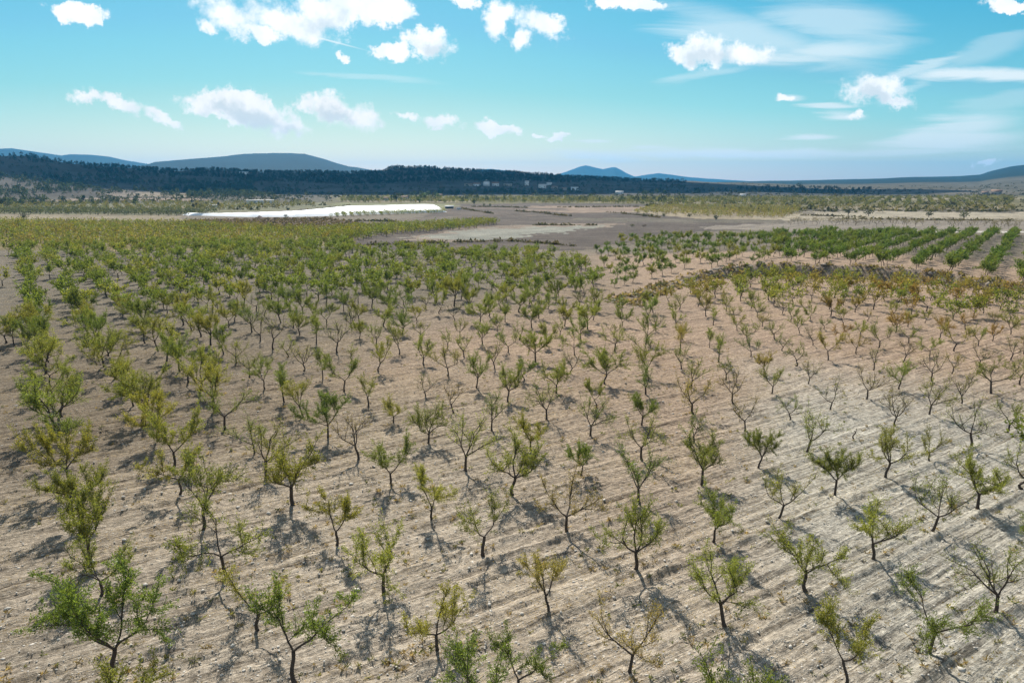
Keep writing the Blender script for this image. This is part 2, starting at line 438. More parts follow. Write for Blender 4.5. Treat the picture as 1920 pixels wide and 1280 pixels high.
# ---- field colours: (outline in px on the plain, colour, edge noise in metres)
ORCH = (0.395, 0.340, 0.272)
FIELDS = [
    ([(-400, 470), (-400, 413), (330, 417), (640, 432), (945, 414), (905, 424), (760, 440), (640, 460), (300, 470)], (0.21, 0.17, 0.09), 3),
    ([(640, 470), (1090, 470), (1260, 440), (1480, 426), (1500, 402), (1240, 384), (860, 380), (790, 405), (900, 416), (640, 440)], (0.108, 0.088, 0.074), 4),
    ([(740, 452), (870, 424), (1040, 420), (1180, 419), (1100, 428), (960, 440), (860, 456)], (0.225, 0.18, 0.14), 4),
    ([(770, 446), (890, 430), (1130, 422), (1090, 430), (960, 446), (870, 452)], (0.235, 0.232, 0.195), 5),
    ([(1000, 386), (1280, 388), (1250, 397), (1080, 399), (960, 393)], (0.25, 0.19, 0.145), 4),
    ([(-400, 413), (-400, 401), (200, 402), (345, 404), (345, 414)], (0.25, 0.21, 0.145), 2.5),
    ([(325, 433), (345, 411), (610, 407), (720, 424), (640, 433)], (0.165, 0.120, 0.095), 1.5),
    ([(1200, 386), (1500, 400), (1480, 412), (1350, 413), (1180, 398)], (0.27, 0.225, 0.155), 4),
    ([(1450, 411), (1530, 399), (1640, 395), (1780, 398), (2100, 402), (2100, 412), (1800, 411), (1640, 409), (1540, 413)], (0.33, 0.29, 0.22), 18),
    ([(1300, 428), (1500, 414), (2100, 414), (2100, 434), (1500, 434)], (0.23, 0.20, 0.165), 3),
    ([(1560, 433.5), (2100, 433.5), (2100, 436.5), (1560, 436.0)], (0.50, 0.47, 0.42), .6),
    ([(600, 384), (1000, 381), (2100, 394), (2100, 366), (640, 366)], (0.15, 0.135, 0.07), 14),
    ([(1480, 391), (1620, 386), (1760, 389), (1900, 387), (1900, 391), (1700, 394)], (0.25, 0.21, 0.15), 8),
    ([(60, 378), (390, 376), (380, 371), (180, 371)], (0.24, 0.185, 0.14), 6),
    ([(200, 369), (250, 369), (240, 355), (190, 356)], (0.19, 0.155, 0.12), 6),
    ([(255, 369), (385, 370), (350, 361), (250, 361)], (0.22, 0.18, 0.13), 6),
    ([(560, 400), (820, 399), (860, 383), (640, 380)], (0.20, 0.20, 0.11), 4),
    ([(640, 388), (345, 404), (-100, 401), (-100, 380), (600, 380)], (0.17, 0.165, 0.10), 8),
    ([(200, 391), (380, 391), (380, 387), (200, 387)], (0.26, 0.215, 0.155), 5),
    ([(860, 388), (1060, 391), (1060, 394), (900, 393)], (0.150, 0.120, 0.098), 3),
    ([(1080, 408), (1480, 412), (1470, 418), (1180, 416), (1040, 413)], (0.135, 0.118, 0.092), 4),
    ([(620, 418), (860, 404), (900, 408), (760, 422)], (0.15, 0.125, 0.098), 4),
    ([(820, 398), (980, 396), (1030, 404), (880, 410)], (0.125, 0.100, 0.082), 4),
    ([(640, 376), (900, 377), (900, 379), (640, 378)], (0.27, 0.225, 0.16), 6),
    ([(1100, 378), (1500, 380), (1500, 382), (1100, 380)], (0.26, 0.22, 0.15), 6),
    ([(1500, 372), (1920, 371), (1920, 373), (1500, 374)], (0.26, 0.22, 0.16), 10),
    ([(1290, 366), (1700, 366), (1640, 352), (1380, 350), (1250, 356)], (0.060, 0.058, 0.052), 20),  # wooded ridge, cloud shade darkened into its ground colour
    ([(1640, 364), (1900, 364), (1860, 355), (1500, 350), (1560, 356)], (0.15, 0.13, 0.10), 30),
]
def cast_poly(pts):
    return np.array([cast(min(max(x, -900), 2800), y)[:2] for x, y in pts])
def fine_az():
    a = np.linspace(R(-46), R(46), 800)
    b = np.linspace(R(46), R(314), 110)[1:-1]
    return np.concatenate([a, b])
AZ = fine_az()
RR = [10.0]
while RR[-1] < 11000:
    r = RR[-1]
    RR.append(r * (1.0042 if r < 70 else 1.0075 if r < 300 else 1.014 if r < 3000 else 1.03))
RR = np.array(RR)
gr, ga = np.meshgrid(RR, AZ, indexing='ij')
GX = gr * np.sin(ga); GY = gr * np.cos(ga)
GZ = terrain(GX, GY)
# ground colour per vertex, darker with distance and towards the left
nr, na = GX.shape
nzx = fbm2(GX / 9, GY / 9, 3); nzy = fbm2(GX / 9 + 50, GY / 9 - 31, 3)
tint = np.empty((nr, na, 3)); tint[:] = ORCH
fieldf = np.ones((nr, na))
pxg, pyg = 960 + 1315 * np.tan(np.clip(ga, -1.3, 1.3)), gr
reg = fbm2(GX / 38, GY / 38, 3)
tf = sstep((gr - 24 + reg * 14) / 48)[..., None]
tint = tint * (1 - tf) + np.array((0.305, 0.248, 0.182)) * tf
lf = sstep((-GX - 4 + reg * 26) / 40)[..., None]
tint = tint * (1 - lf * 0.38 * (0.6 + 0.4 * tf))
pink = sstep((GX * 0.55 + GY * 0.6 - 20 + reg * 40) / 45)[..., None] * sstep((GX + 25 + reg * 30) / 40)[..., None]
tint = tint * (1 - pink) + np.array((0.335, 0.247, 0.180)) * pink
grey = (sstep((GX - 0.25 * GY - 2 + reg * 22) / 16) * (1 - sstep((gr - 62) / 40)))[..., None]
tint = tint * (1 - grey) + np.array((0.385, 0.36, 0.305)) * grey
dull = (sstep((gr - 85) / 60) * sstep((-GX * 0.9 + 0.2 * GY + reg * 30) / 40))[..., None]
tint = tint * (1 - dull) + np.array((0.168, 0.145, 0.112)) * dull
farm = gr > 200
m = sstep((gr - 215 + reg * 30) / 25)[..., None]
tint = tint * (1 - m) + np.array((0.175, 0.150, 0.115)) * m
mid_ = sstep((gr - 480) / 200)[..., None]
tint = tint * (1 - mid_) + np.array((0.105, 0.094, 0.068)) * mid_
hill = sstep((gr - 820) / 250)[..., None]
hn = fbm2(GX / 60, GY / 60, 4)[..., None]
tint = tint * (1 - hill) + (np.array((0.085, 0.074, 0.060)) + hn * 0.05) * hill
rplain = (hill[..., 0] * sstep((np.degrees(ga) - 12) / 8) * (np.degrees(ga) < 60))[..., None]
tint = tint * (1 - rplain) + (np.array((0.095, 0.088, 0.064)) + hn * 0.05) * rplain
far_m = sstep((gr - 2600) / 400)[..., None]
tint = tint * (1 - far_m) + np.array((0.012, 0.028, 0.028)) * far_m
fieldf *= 1 - sstep((gr - 150) / 100)
for pts, colr, ed in FIELDS:
    poly = cast_poly(pts)
    nf = fbm2(GX / 2.6, GY / 2.6, 2)
    k = inside(poly, GX + nzx * ed * 2.6 + nf * min(ed, 6), GY + nzy * ed * 2.6 - nf * min(ed, 6))
    fa_ = 0.4 + (abs(pts[0][0] * 0.37 + pts[0][1]) % 1.3)
    along_ = GX[k] * math.sin(fa_) + GY[k] * math.cos(fa_); across = GX[k] * math.cos(fa_) - GY[k] * math.sin(fa_)
    tint[k] = np.array(colr) * (1 + 0.28 * fbm2(GX[k] / 14, GY[k] / 14, 3) + 0.30 * fbm2(along_ / 45, across / 2.4, 3))[:, None]
bank = (line_dist(TER_EDGE, GX, GY) < 3.4 + nzx * 2) & inside(TER_POLY, GX, GY)
tint[bank] = np.array((0.27, 0.215, 0.16)) * (1 + 0.8 * fbm2(GX[bank] / 1.5, GY[bank] / 1.5, 3))[:, None]
GZ[bank] += 0.5 * fbm2(GX[bank] / 1.3, GY[bank] / 1.3, 3)
# furrows, wheel tracks and clods of the near field
ux = GX * math.sin(FUR) + GY * math.cos(FUR); vx = GX * -math.cos(FUR) + GY * math.sin(FUR)
nearm = 1 - sstep((gr - 110) / 60)
wv = vx + 0.5 * fbm2(ux / 9, vx / 4, 3)
wv2 = vx + 0.18 * fbm2(ux / 14, vx / 6, 3)
fur = 0.030 * np.sin(wv * 2 * math.pi / 0.98) * np.clip(0.3 + 1.8 * fbm2(ux / 7, vx / 2.5, 2), 0, 1.4) + 0.060 * (np.abs(np.sin(wv2 * math.pi / 0.52)) - .6) * np.clip(0.55 + 1.5 * fbm2(ux / 11, vx / 2.2, 2), 0, 1.3) + 0.11 * fbm2(ux / 4, vx / 0.8, 3) + 0.14 * fbm2(ux / 0.8, vx / 0.5, 3) + 0.10 * np.maximum(fbm2(ux / .42, vx / .42, 2) - .12, 0) * 3
v0 = ORG @ [-math.cos(FUR), math.sin(FUR)] * H; dv_ = A1 @ [-math.cos(FUR), math.sin(FUR)] * H
ph = (vx + 0.25 * fbm2(ux / 12, vx / 12, 2) - v0) / dv_; off = np.abs(ph - np.round(ph)) * abs(dv_)      # metres from the tree line
wob = fbm2(ux / 2.5, vx / 2, 3)
fur += 0.20 * np.exp(-((off - 0.75) / 0.22) ** 2) * (0.7 + wob) - 0.12 * np.exp(-((off - 1.35) / 0.24) ** 2) - 0.10 * np.exp(-((off - 2.75) / 0.2) ** 2) * (0.6 + wob)
GZ += fur * nearm * 0.70
cen = np.array([[0, 0, float(base_z(0.0, 0.001))]])
V = np.concatenate([np.stack([GX, GY, GZ], -1).reshape(-1, 3), cen])
I = np.arange(nr * na).reshape(nr, na)
J = np.roll(I, -1, axis=1)
quads = np.stack([I[:-1], I[1:], J[1:], J[:-1]], -1).reshape(-1, 4)[:, ::-1]
tris = np.stack([I[0], np.full(na, nr * na), J[0]], -1)[:, [0, 2, 1]]
quads = quads[:, ::-1]; tris = tris[:, ::-1]
tv = np.concatenate([np.clip(tint, 0.01, 0.7).reshape(-1, 3), [ORCH]])
gme = mk_mesh('ground', V, [quads, tris], [M_SOIL], tint=tv, smooth=True)
fa = gme.attributes.new('field', 'FLOAT', 'POINT')
fa.data.foreach_set('value', np.concatenate([fieldf.ravel(), [1]]).astype(np.float32))
if gme.polygons[0].normal.z < 0: gme.flip_normals()
ground = link('ground', gme, kind='structure', label='stony ploughed field running out to distant farmland and hills')

# ------------------------------------------------------------------ trees
def leaf_mat():
    m, t, o = new_mat('almond_leaf')
    oc = t.node('ShaderNodeObjectInfo').outputs['Color']
    at = t.node('ShaderNodeAttribute', attribute_name='tint').outputs['Color']
    c = t.mix(1.0, oc, at, 'MULTIPLY')
    d = t.node('ShaderNodeBsdfDiffuse'); t.l.new(c, d.inputs[0])
    tr = t.node('ShaderNodeBsdfTranslucent'); t.l.new(t.mix(1.0, c, (1.40, 1.33, 0.68, 1), 'MULTIPLY'), tr.inputs[0])
    g = t.node('ShaderNodeBsdfGlossy'); g.inputs['Roughness'].default_value = 0.45; g.inputs[0].default_value = (.6, .6, .6, 1)
    mx = t.node('ShaderNodeMixShader'); mx.inputs[0].default_value = 0.5
    t.l.new(d.outputs[0], mx.inputs[1]); t.l.new(tr.outputs[0], mx.inputs[2])
    m2 = t.node('ShaderNodeMixShader'); m2.inputs[0].default_value = 0.03
    t.l.new(mx.outputs[0], m2.inputs[1]); t.l.new(g.outputs[0], m2.inputs[2])
    t.l.new(m2.outputs[0], o.inputs[0])
    return m
def bark_mat():
    m, t, o = new_mat('bark')
    g = t.node('ShaderNodeTexCoord').outputs['Object']
    q = t.node('ShaderNodeMapping'); t.l.new(g, q.inputs['Vector']); q.inputs['Scale'].default_value = (14, 14, 3)
    f, _ = t.noise(q.outputs[0], 1.0, 5, 0.65)
    c = t.mix(f, (0.030, 0.024, 0.020, 1), (0.115, 0.092, 0.075, 1))
    principled(t, o, c, 0.9, 0.15, f, 0.7, 0.03)
    return m
M_LEAF = leaf_mat(); M_BARK = bark_mat()

def tube(path, rad, sides):
    """quads of a tapered tube along a path"""
    path = np.asarray(path, float); n = len(path)
    tan = np.gradient(path, axis=0); tan /= np.linalg.norm(tan, axis=1)[:, None] + 1e-9
    ref = np.where(np.abs(tan[:, 2:3]) > 0.9, (1.0, 0, 0), (0, 0, 1.0))
    a = np.cross(tan, ref); a /= np.linalg.norm(a, axis=1)[:, None] + 1e-9
    b = np.cross(tan, a)
    ph = np.arange(sides) * 2 * math.pi / sides
    V = path[:, None] + (a[:, None] * np.cos(ph)[None, :, None] + b[:, None] * np.sin(ph)[None, :, None]) * np.asarray(rad)[:, None, None]
    I = np.arange(n * sides).reshape(n, sides); J = np.roll(I, -1, 1)
    return V.reshape(-1, 3), np.stack([I[:-1], J[:-1], J[1:], I[1:]], -1).reshape(-1, 4)
class MB:
    def __init__(s): s.V = []; s.F = []; s.M = []; s.T = []; s.n = 0
    def add(s, V, F, mi=0, tint=(1, 1, 1)):
        V = np.asarray(V); s.V.append(V); s.F.append(np.asarray(F) + s.n); s.M.append(np.full(len(F), mi)); s.n += len(V)
        s.T.append(np.broadcast_to(np.asarray(tint, float), (len(V), 3)))
    def arrays(s):
        return np.concatenate(s.V), np.concatenate(s.F), np.concatenate(s.M), np.concatenate(s.T)
def grow(rg, p0, d0, L, n, up, wig):
    """a wandering limb"""
    pts = [np.array(p0, float)]; d = np.array(d0, float); d /= np.linalg.norm(d)
    for k in range(n):
        d = d + np.array([0, 0, up]) / n + rg.normal(0, wig, 3) / math.sqrt(n)
        d /= np.linalg.norm(d)
        pts.append(pts[-1] + d * L / n)
    return np.array(pts), d
def leaves(rg, P, D, size, wratio=0.34, hue=0.0):
    """diamond leaves at points P pointing roughly along D"""
    n = len(P)
    D = D + rg.normal(0, 0.75, (n, 3)); D[:, 2] -= 0.15
    D /= np.linalg.norm(D, axis=1)[:, None]
    S = np.cross(D, rg.normal(0, 1, (n, 3))); S /= np.linalg.norm(S, axis=1)[:, None] + 1e-9
    L = size * rg.uniform(0.65, 1.3, n)[:, None]
    W = L * wratio
    V = np.stack([P, P + D * L * 0.5 + S * W * 0.5, P + D * L, P + D * L * 0.5 - S * W * 0.5], 1).reshape(-1, 3)
    F = np.arange(4 * n).reshape(n, 4)
    br = rg.uniform(0.62, 1.32, n); ye = np.clip(rg.normal(0.0, 0.22, n) + hue, -0.3, 1)
    T = np.stack([br * (1 + 0.5 * np.maximum(ye, 0)), br * (1 + 0.12 * ye), br * (1 - 0.35 * ye)], 1)
    return V, F, np.repeat(T, 4, 0)
def almond(seed, dens, height=4.1, lod=0, spread=1.0, nl=None, snag=False):
    """trunk arrays and crown arrays of an open vase shaped almond tree"""
    rg = np.random.default_rng(seed)
    tk, cr = MB(), MB()
    s = height / 4.1
    fork = rg.uniform(0.75, 1.15) * s
    lean = rg.normal(0, 0.10, 2)
    tp = [np.array([0, 0, -0.12]), np.array([0, 0, 0.05])]
    nseg = 6
    bend = rg.normal(0, 0.05, 2)
    for k in range(1, nseg + 1):
        f = k / nseg
        tp.append(np.array([lean[0] * fork * f + bend[0] * math.sin(f * 5), lean[1] * fork * f + bend[1] * math.sin(f * 5), fork * f]))
    r0 = rg.uniform(0.072, 0.098) * s
    rad = np.interp(np.linspace(0, 1, len(tp)), [0, .12, .3, 0.9, 1], [r0 * 1.7, r0 * 1.3, r0, r0 * .85, r0 * .9])
    tk.add(*tube(tp, rad, 8 if lod == 0 else 4))
    top = tp[-1]
    ns = nl or int(rg.choice([2, 3, 3, 3, 4, 4]))
    a0 = rg.uniform(0, 6.28)
    shoots = []
    for i in range(ns):
        a = a0 + i * 2 * math.pi / ns + rg.normal(0, 0.3)
        tilt = rg.uniform(0.66, 1.06) * spread
        d = np.array([math.cos(a) * math.sin(tilt), math.sin(a) * math.sin(tilt), math.cos(tilt)])
        L = rg.uniform(1.1, 1.7) * s * (0.35 if snag else 1)
        P, dd = grow(rg, top - d * 0.04, d, L, 6, 0.36, 0.30)
        r1 = r0 * rg.uniform(0.46, 0.62)
        tk.add(*tube(P, np.linspace(r1, r1 * 0.55, 7), 6 if lod == 0 else 3))
        if snag: continue
        nsec = int(rg.integers(3, 5))
        for j in range(nsec):
            f = (0.38, 0.62, 0.85, 1.0, 1.0)[min(4, j + (nsec == 3))] if j < nsec - 1 else 1.0
            k = int(round(f * 6)); q = P[k]
            d2 = dd * (0.8 if j == nsec - 1 else 0.35) + rg.normal(0, 0.5, 3) + np.array([d[0], d[1], 0]) * rg.uniform(-0.1, 1.0) + np.array([0, 0, 0.48])
            L2 = rg.uniform(0.9, 1.65) * s
            Q, de = grow(rg, q, d2, L2, 5, 0.35, 0.3)
            r2 = r1 * 0.5
            tk.add(*tube(Q, np.linspace(r2, r2 * 0.35, 6), 5 if lod == 0 else 3))
            shoots.append((Q, True))
            for z in range(int(rg.integers(8, 12))):
                ff = rg.uniform(0.12, 1.0); kk = ff * 5; k0 = min(4, int(kk)); qq = Q[k0] * (1 - kk + k0) + Q[k0 + 1] * (kk - k0)
                d3 = de * 0.45 + rg.normal(0, 0.65, 3) + np.array([d[0] * .15, d[1] * .15, 0.65])
                L3 = rg.uniform(0.35, 0.95) * s
                S, _ = grow(rg, qq, d3, L3, 3, 0.1, 0.25)
                if lod == 0: cr.add(*tube(S, np.linspace(0.011, 0.004, 4) * s, 3))
                shoots.append((S, False))
        for z in range(int(rg.integers(2, 5))):     # twigs straight off the limb
            q = P[int(rg.integers(2, 6))]
            d3 = d + rg.normal(0, 0.7, 3)
            S, _ = grow(rg, q, d3, rg.uniform(0.4, 0.9) * s, 3, 0.2, 0.3)
            if lod == 0: cr.add(*tube(S, np.linspace(0.010, 0.004, 4) * s, 3))
            shoots.append((S, False))
    if snag:
        for z in range(5):
            S, _ = grow(rg, top + rg.normal(0, 0.1, 3), rg.normal(0, 1, 3) + np.array([0, 0, 1.0]), 0.5, 3, 0.1, 0.3)
            cr.add(*tube(S, np.linspace(0.012, 0.005, 4), 3)); shoots.append((S, False))
    limbf = rg.uniform(0.25, 1.0, 64)
    for si, (S, thick) in enumerate(shoots):
        Ls = np.linalg.norm(np.diff(S, axis=0), axis=1).sum()
        loc = dens * rg.choice([0.15, 0.7, 1.0, 1.6], p=[.16, .28, .34, .22])
        n = rg.poisson(Ls * loc * (0.40 if thick else 0.72))
        if n == 0: continue
        f = rg.uniform(0.2 if thick else 0.08, 1.0, n) * (len(S) - 1); k0 = np.minimum(len(S) - 2, f.astype(int)); fr = (f - k0)[:, None]
        Pp = S[k0] * (1 - fr) + S[k0 + 1] * fr
        Dd = S[k0 + 1] - S[k0]; Dd /= np.linalg.norm(Dd, axis=1)[:, None]
        if lod == 0:
            Pp = Pp + rg.normal(0, 0.06, Pp.shape)
            v, fc, tt = leaves(rg, Pp, Dd, 0.098 * s)
        else:
            Pp = Pp + rg.normal(0, 0.10, Pp.shape)
            v, fc, tt = leaves(rg, Pp, Dd, 0.30 * s, 0.55)
        cr.add(v, fc, 1, tt)
    return tk, cr
ZROT = lambda a: np.array([[math.cos(a), -math.sin(a), 0], [math.sin(a), math.cos(a), 0], [0, 0, 1]])

def build_proto(seed, dens, **kw):
    tk, cr = almond(seed, dens, **kw)
    v, f, mi, t = tk.arrays()
    tm = mk_mesh('trunk', v, [f], [M_BARK], smooth=True)
    v, f, mi, t = cr.arrays()
    cm = mk_mesh('crown', v, [f], [M_BARK, M_LEAF], midx=mi, tint=t)
    return tm, cm
PROTO = {
    'leafy': [build_proto(100 + k, 172, spread=(0.9 if k % 2 else 1.05)) for k in range(12)],
    'open': [build_proto(200 + k, 104) for k in range(12)],
    'sparse': [build_proto(300 + k, 46, spread=1.05) for k in range(7)],
    'bare': [build_proto(400 + k, 12, spread=1.05) for k in range(6)],
    'stump': [build_proto(500 + k, 10, snag=True, nl=2, height=3.4) for k in range(2)],
}
COLR = {  # leaf base colours
    'green': (0.138, 0.182, 0.038), 'olive green': (0.165, 0.200, 0.045), 'yellow green': (0.210, 0.228, 0.050), 'ochre': (0.235, 0.205, 0.060), 'rusty': (0.250, 0.180, 0.060)}

# digitised trunk feet (px) - they pull the lattice to where each tree really stands
SEEN = [(213,1263),(483,1182),(425,1080),(632,1023),(190,1117),(720,1113),(820,1218),(905,1040),(810,975),(1028,1150),(1063,998),(960,927),(1192,1068),(1198,942),(1180,1260),(732,908),(1090,890),(1315,910),(1422,877),(1460,972),(1565,930),(1660,895),(1338,1015),(1747,997),(1833,953),(1915,917),(1358,1173),(1510,1108),(1637,1048),(1742,1223),(1867,1148),(1587,1282),
(720,613),(755,628),(788,637),(863,632),(932,622),(795,685),(840,705),(870,670),(927,692),(1078,667),(1152,633),(1138,687),(893,728),(798,745),(850,773),(738,793),(952,753),(983,713),(1043,737),(922,807),(1025,787),(1118,763),(1210,740),(873,883),(995,845),(1107,818),(1203,797),(672,863),(803,832),
(1605,663),(1493,687),(1467,658),(1347,680),(1447,738),(1557,768),(1375,757),(1397,808),(1480,788),(1513,847),(1677,798),(1820,838),(1742,863),(1600,822),(1748,717),(1803,757),(1912,722),(1833,650),(1887,812),(1858,738),(1625,748),(1638,693),(1895,677),(1703,645),(1545,618),(1430,613),
(477,850),(615,822),(533,755),(497,730),(512,655),(377,632),(337,697),(468,707),(442,683),(488,640),(570,695),(605,713),(632,662),(340,597),(440,602),(128,860),(553,1282),(972,1318)]
SP_ = [(1600, 822), (1573, 690), (1625, 745)]
KIND_OF = {(1600, 822): 'stump', (1580, 676): 'stump', (1580, 706): 'stump',
  (820,1218): ('open', 'yellow green'), (213,1263): ('leafy', 'green'), (553,1282): ('leafy', 'green'), (972,1318): ('leafy', 'green'), (720,1113): ('open', 'yellow green'),
  (1028,1150): ('open', 'ochre'), (1192,1068): ('open', 'yellow green'), (1180,1260): ('sparse', 'ochre'), (1358,1173): ('open', 'yellow green'), (1510,1108): ('open', 'olive green'),
  (1637,1048): ('open', 'yellow green'), (1742,1223): ('open', 'olive green'), (1867,1148): ('sparse', 'olive green'), (1747,997): ('sparse', 'olive green'), (1833,953): ('open', 'yellow green'),
  (1587,1282): ('leafy', 'yellow green'), (905,1040): ('open', 'olive green'), (1063,998): ('sparse', 'ochre'), (483,1182): ('open', 'yellow green'), (425,1080): ('open', 'olive green'),
  (1677,798): ('bare', 'ochre'), (1605,663): ('sparse', 'ochre'), (1557,768): ('bare', 'olive green'), (1748,717): ('bare', 'olive green'), (1820,838): ('bare', 'olive green'), (672,863): ('bare', 'ochre'),
  (1513,847): ('sparse', 'olive green'), (1397,808): ('bare', 'ochre'), (1638,693): ('bare', 'olive green'), (1422,877): ('leafy', 'green'), (1565,930): ('leafy', 'olive green'), (1660,895): ('open', 'yellow green'),
  (1625,748): ('bare', 'ochre'), (1447,738): ('sparse', 'olive green'), (1493,687): ('sparse', 'olive green'), (798,745): ('bare', 'olive green'), (850,773): ('bare', 'ochre'), (615,822): ('leafy', 'green')}
cand = {}
Ainv = np.linalg.inv(np.stack([A0, A1]))
for i in range(-40, 80):
    for j in range(-60, 90):
        g = ORG + i * A0 + j * A1
        if g[1] < 0.85 or np.hypot(*g) > 13: continue
        P = plane_to_world(g)[0]
        x, y = to_px(P)
        if not (-220 < x < 2140 and y < 1480): continue
        cand[(i, j)] = [P[0], P[1], x, y, None]
keys = list(cand)
arr = np.array([cand[k][:4] for k in keys])
for (sxp, syp) in SEEN:
    p = cast_flat([(sxp, syp)])[0]
    d = np.hypot(arr[:, 0] - p[0], arr[:, 1] - p[1])
    k = int(np.argmin(d))
    if d[k] < 2.6 and cand[keys[k]][4] is None:
        cand[keys[k]][:2] = list(p); cand[keys[k]][2:4] = [sxp, syp]; cand[keys[k]][4] = (sxp, syp)
trees = []
tr = random.Random(11)
for (i, j), (X, Y, x, y, seen) in sorted(cand.items()):
    if seen is None:
        jt = 0.28 if y > 640 else 0.55 if y > 560 else 0.95
        X += tr.gauss(0, jt); Y += tr.gauss(0, jt)
        if tr.random() < 0.02 and y < 800: continue
    # the main orchard: up to the terrace bank on the right, the fields beyond on the left
    if inside(TER_POLY, np.array(X), np.array(Y)) or line_dist(TER_EDGE, np.array(X), np.array(Y)) < 6.5: continue
    lim = np.interp(x, [0, 640, 700, 1000, 1180, 1240], [466, 466, 478, 480, 520, 470])
    if y < lim: continue
    trees.append([i, j, X, Y, x, y, seen])

trees = [t for t in trees if t[0] != -1 or t[4] < -60]
p = cast_flat([(905, 1352)])[0]; trees.append([2, 2.5, p[0], p[1], 905, 1352, None])
for n_, (x, y) in enumerate([(27, 648), (12, 643), (5, 536), (17, 478)]):
    p = cast_flat([(x, y)])[0]
    trees.append([-1, n_, p[0], p[1], x, y, None])
def look(x, y, seen, rr):
    """density class and colour name by where the tree stands"""
    if seen in KIND_OF:
        k = KIND_OF[seen]
        if k == 'stump': return 'stump', 'olive green'
        return k
    q = rr.random()
    if y < 640 and x > 1230:                     # ochre block in front of the bank
        cl = 'open' if q < .55 else 'sparse' if q < .85 else 'leafy'
        co = rr.choice(['ochre', 'ochre', 'yellow green', 'olive green', 'yellow green', 'yellow green', 'olive green', 'rusty']) if y > 535 and x > 1450 else rr.choice(['ochre', 'yellow green', 'yellow green', 'olive green'])
    elif x > 1230 and y < 850:
        cl = 'bare' if q < .36 else 'sparse' if q < .74 else 'open'
        co = rr.choice(['olive green', 'olive green', 'yellow green', 'ochre', 'green'])
    elif y < 620 and x < 1230:
        cl = 'leafy' if q < .68 else 'open' if q < .92 else 'bare'
        co = rr.choice(['green', 'green', 'green', 'olive green', 'yellow green'])
    elif x < 420:
        cl = 'leafy' if q < .45 else 'open'
        co = rr.choice(['green', 'olive green', 'yellow green', 'yellow green'])
    elif y < 900:
        cl = 'leafy' if q < .12 else 'open' if q < .52 else 'sparse' if q < .9 else 'bare'
        co = rr.choice(['green', 'olive green', 'olive green', 'yellow green'])
    else:
        cl = 'leafy' if q < .3 else 'open' if q < .8 else 'sparse'
        co = rr.choice(['green', 'olive green', 'yellow green', 'yellow green'])
    return cl, co
ORD = ['', 'first', 'second', 'third', 'fourth', 'fifth', 'sixth', 'seventh', 'eighth', 'ninth', 'tenth', 'eleventh', 'twelfth', 'thirteenth', 'fourteenth', 'fifteenth', 'sixteenth', 'seventeenth', 'eighteenth', 'nineteenth', 'twentieth']
def ordinal(n):
    if n <= 20: return ORD[n]
    return ['', '', 'twenty', 'thirty', 'forty'][n // 10] + '-' + ORD[n % 10] if n % 10 else ['', '', 'twentieth', 'thirtieth', 'fortieth'][n // 10]
def in_view(t):
    hpx = F * 4.0 / math.hypot(t[2], t[3])
    return -0.35 * hpx < t[4] < 1920 + 0.35 * hpx and t[5] - 0.8 * hpx < 1280
vis = [t for t in trees if in_view(t)]
vis.sort(key=lambda t: math.hypot(t[2], t[3]))
single = vis[:300]; rest = vis[300:]
extra = [t for t in trees if not in_view(t) and math.hypot(t[2], t[3]) < 75]
rows = {}
for t in sorted(single, key=lambda t: (t[0], t[1])):
    rows.setdefault(t[0], []).append(t)
row_no = {i: n + 1 for n, i in enumerate(sorted(rows))}
LOOKW = {'leafy': 'leafy', 'open': 'open-crowned', 'sparse': 'thin-leaved', 'bare': 'almost bare', 'stump': 'cut back'}
for i, lst in rows.items():
    for n, t in enumerate(lst):
        rr = random.Random(int(i * 1000 + t[1] * 2))
        cl, co = look(t[4], t[5], t[6], rr)
        tm, cm = PROTO[cl][rr.randrange(len(PROTO[cl]))]
        X, Y = t[2], t[3]
        z = float(terrain(X, Y))
        sc = min(1.28, max(0.74, rr.gauss(1.0, 0.11)))
        if cl == 'stump': sc = 0.8
        if 600 < t[5] < 900 and t[4] > 420: sc *= 0.94
        if t[5] < 640 and t[4] > 1230: sc *= 0.84
        if t[5] < 620 and t[4] < 1230: sc *= 1.12
        if t[4] < 700 and t[5] >= 620: sc *= 1.0 + 0.20 * min(1, (700 - t[4]) / 300)
        where = ('%s from the near end of the %s row from left' % (ordinal(n + 1), ordinal(row_no[i])))
        desc = LOOKW[cl] + (' ' + co if cl not in ('bare', 'stump') else '')
        root = empty('almond_tree', (X, Y, z - 0.02), rr.uniform(0, 6.283), label=desc + ' almond tree, ' + where, category='tree', group='almond trees of the ploughed orchard')
        root.scale = (sc * rr.uniform(.94, 1.06), sc * rr.uniform(.94, 1.06), sc * rr.uniform(.93, 1.08))
        link('trunk', tm, root)
        c = link('crown', cm, root)
        b = COLR[co]; v = rr.uniform(0.85, 1.18)
        v *= 1.08
        c.color = (b[0] * v * rr.uniform(.92, 1.1), b[1] * v, b[2] * v, 1)

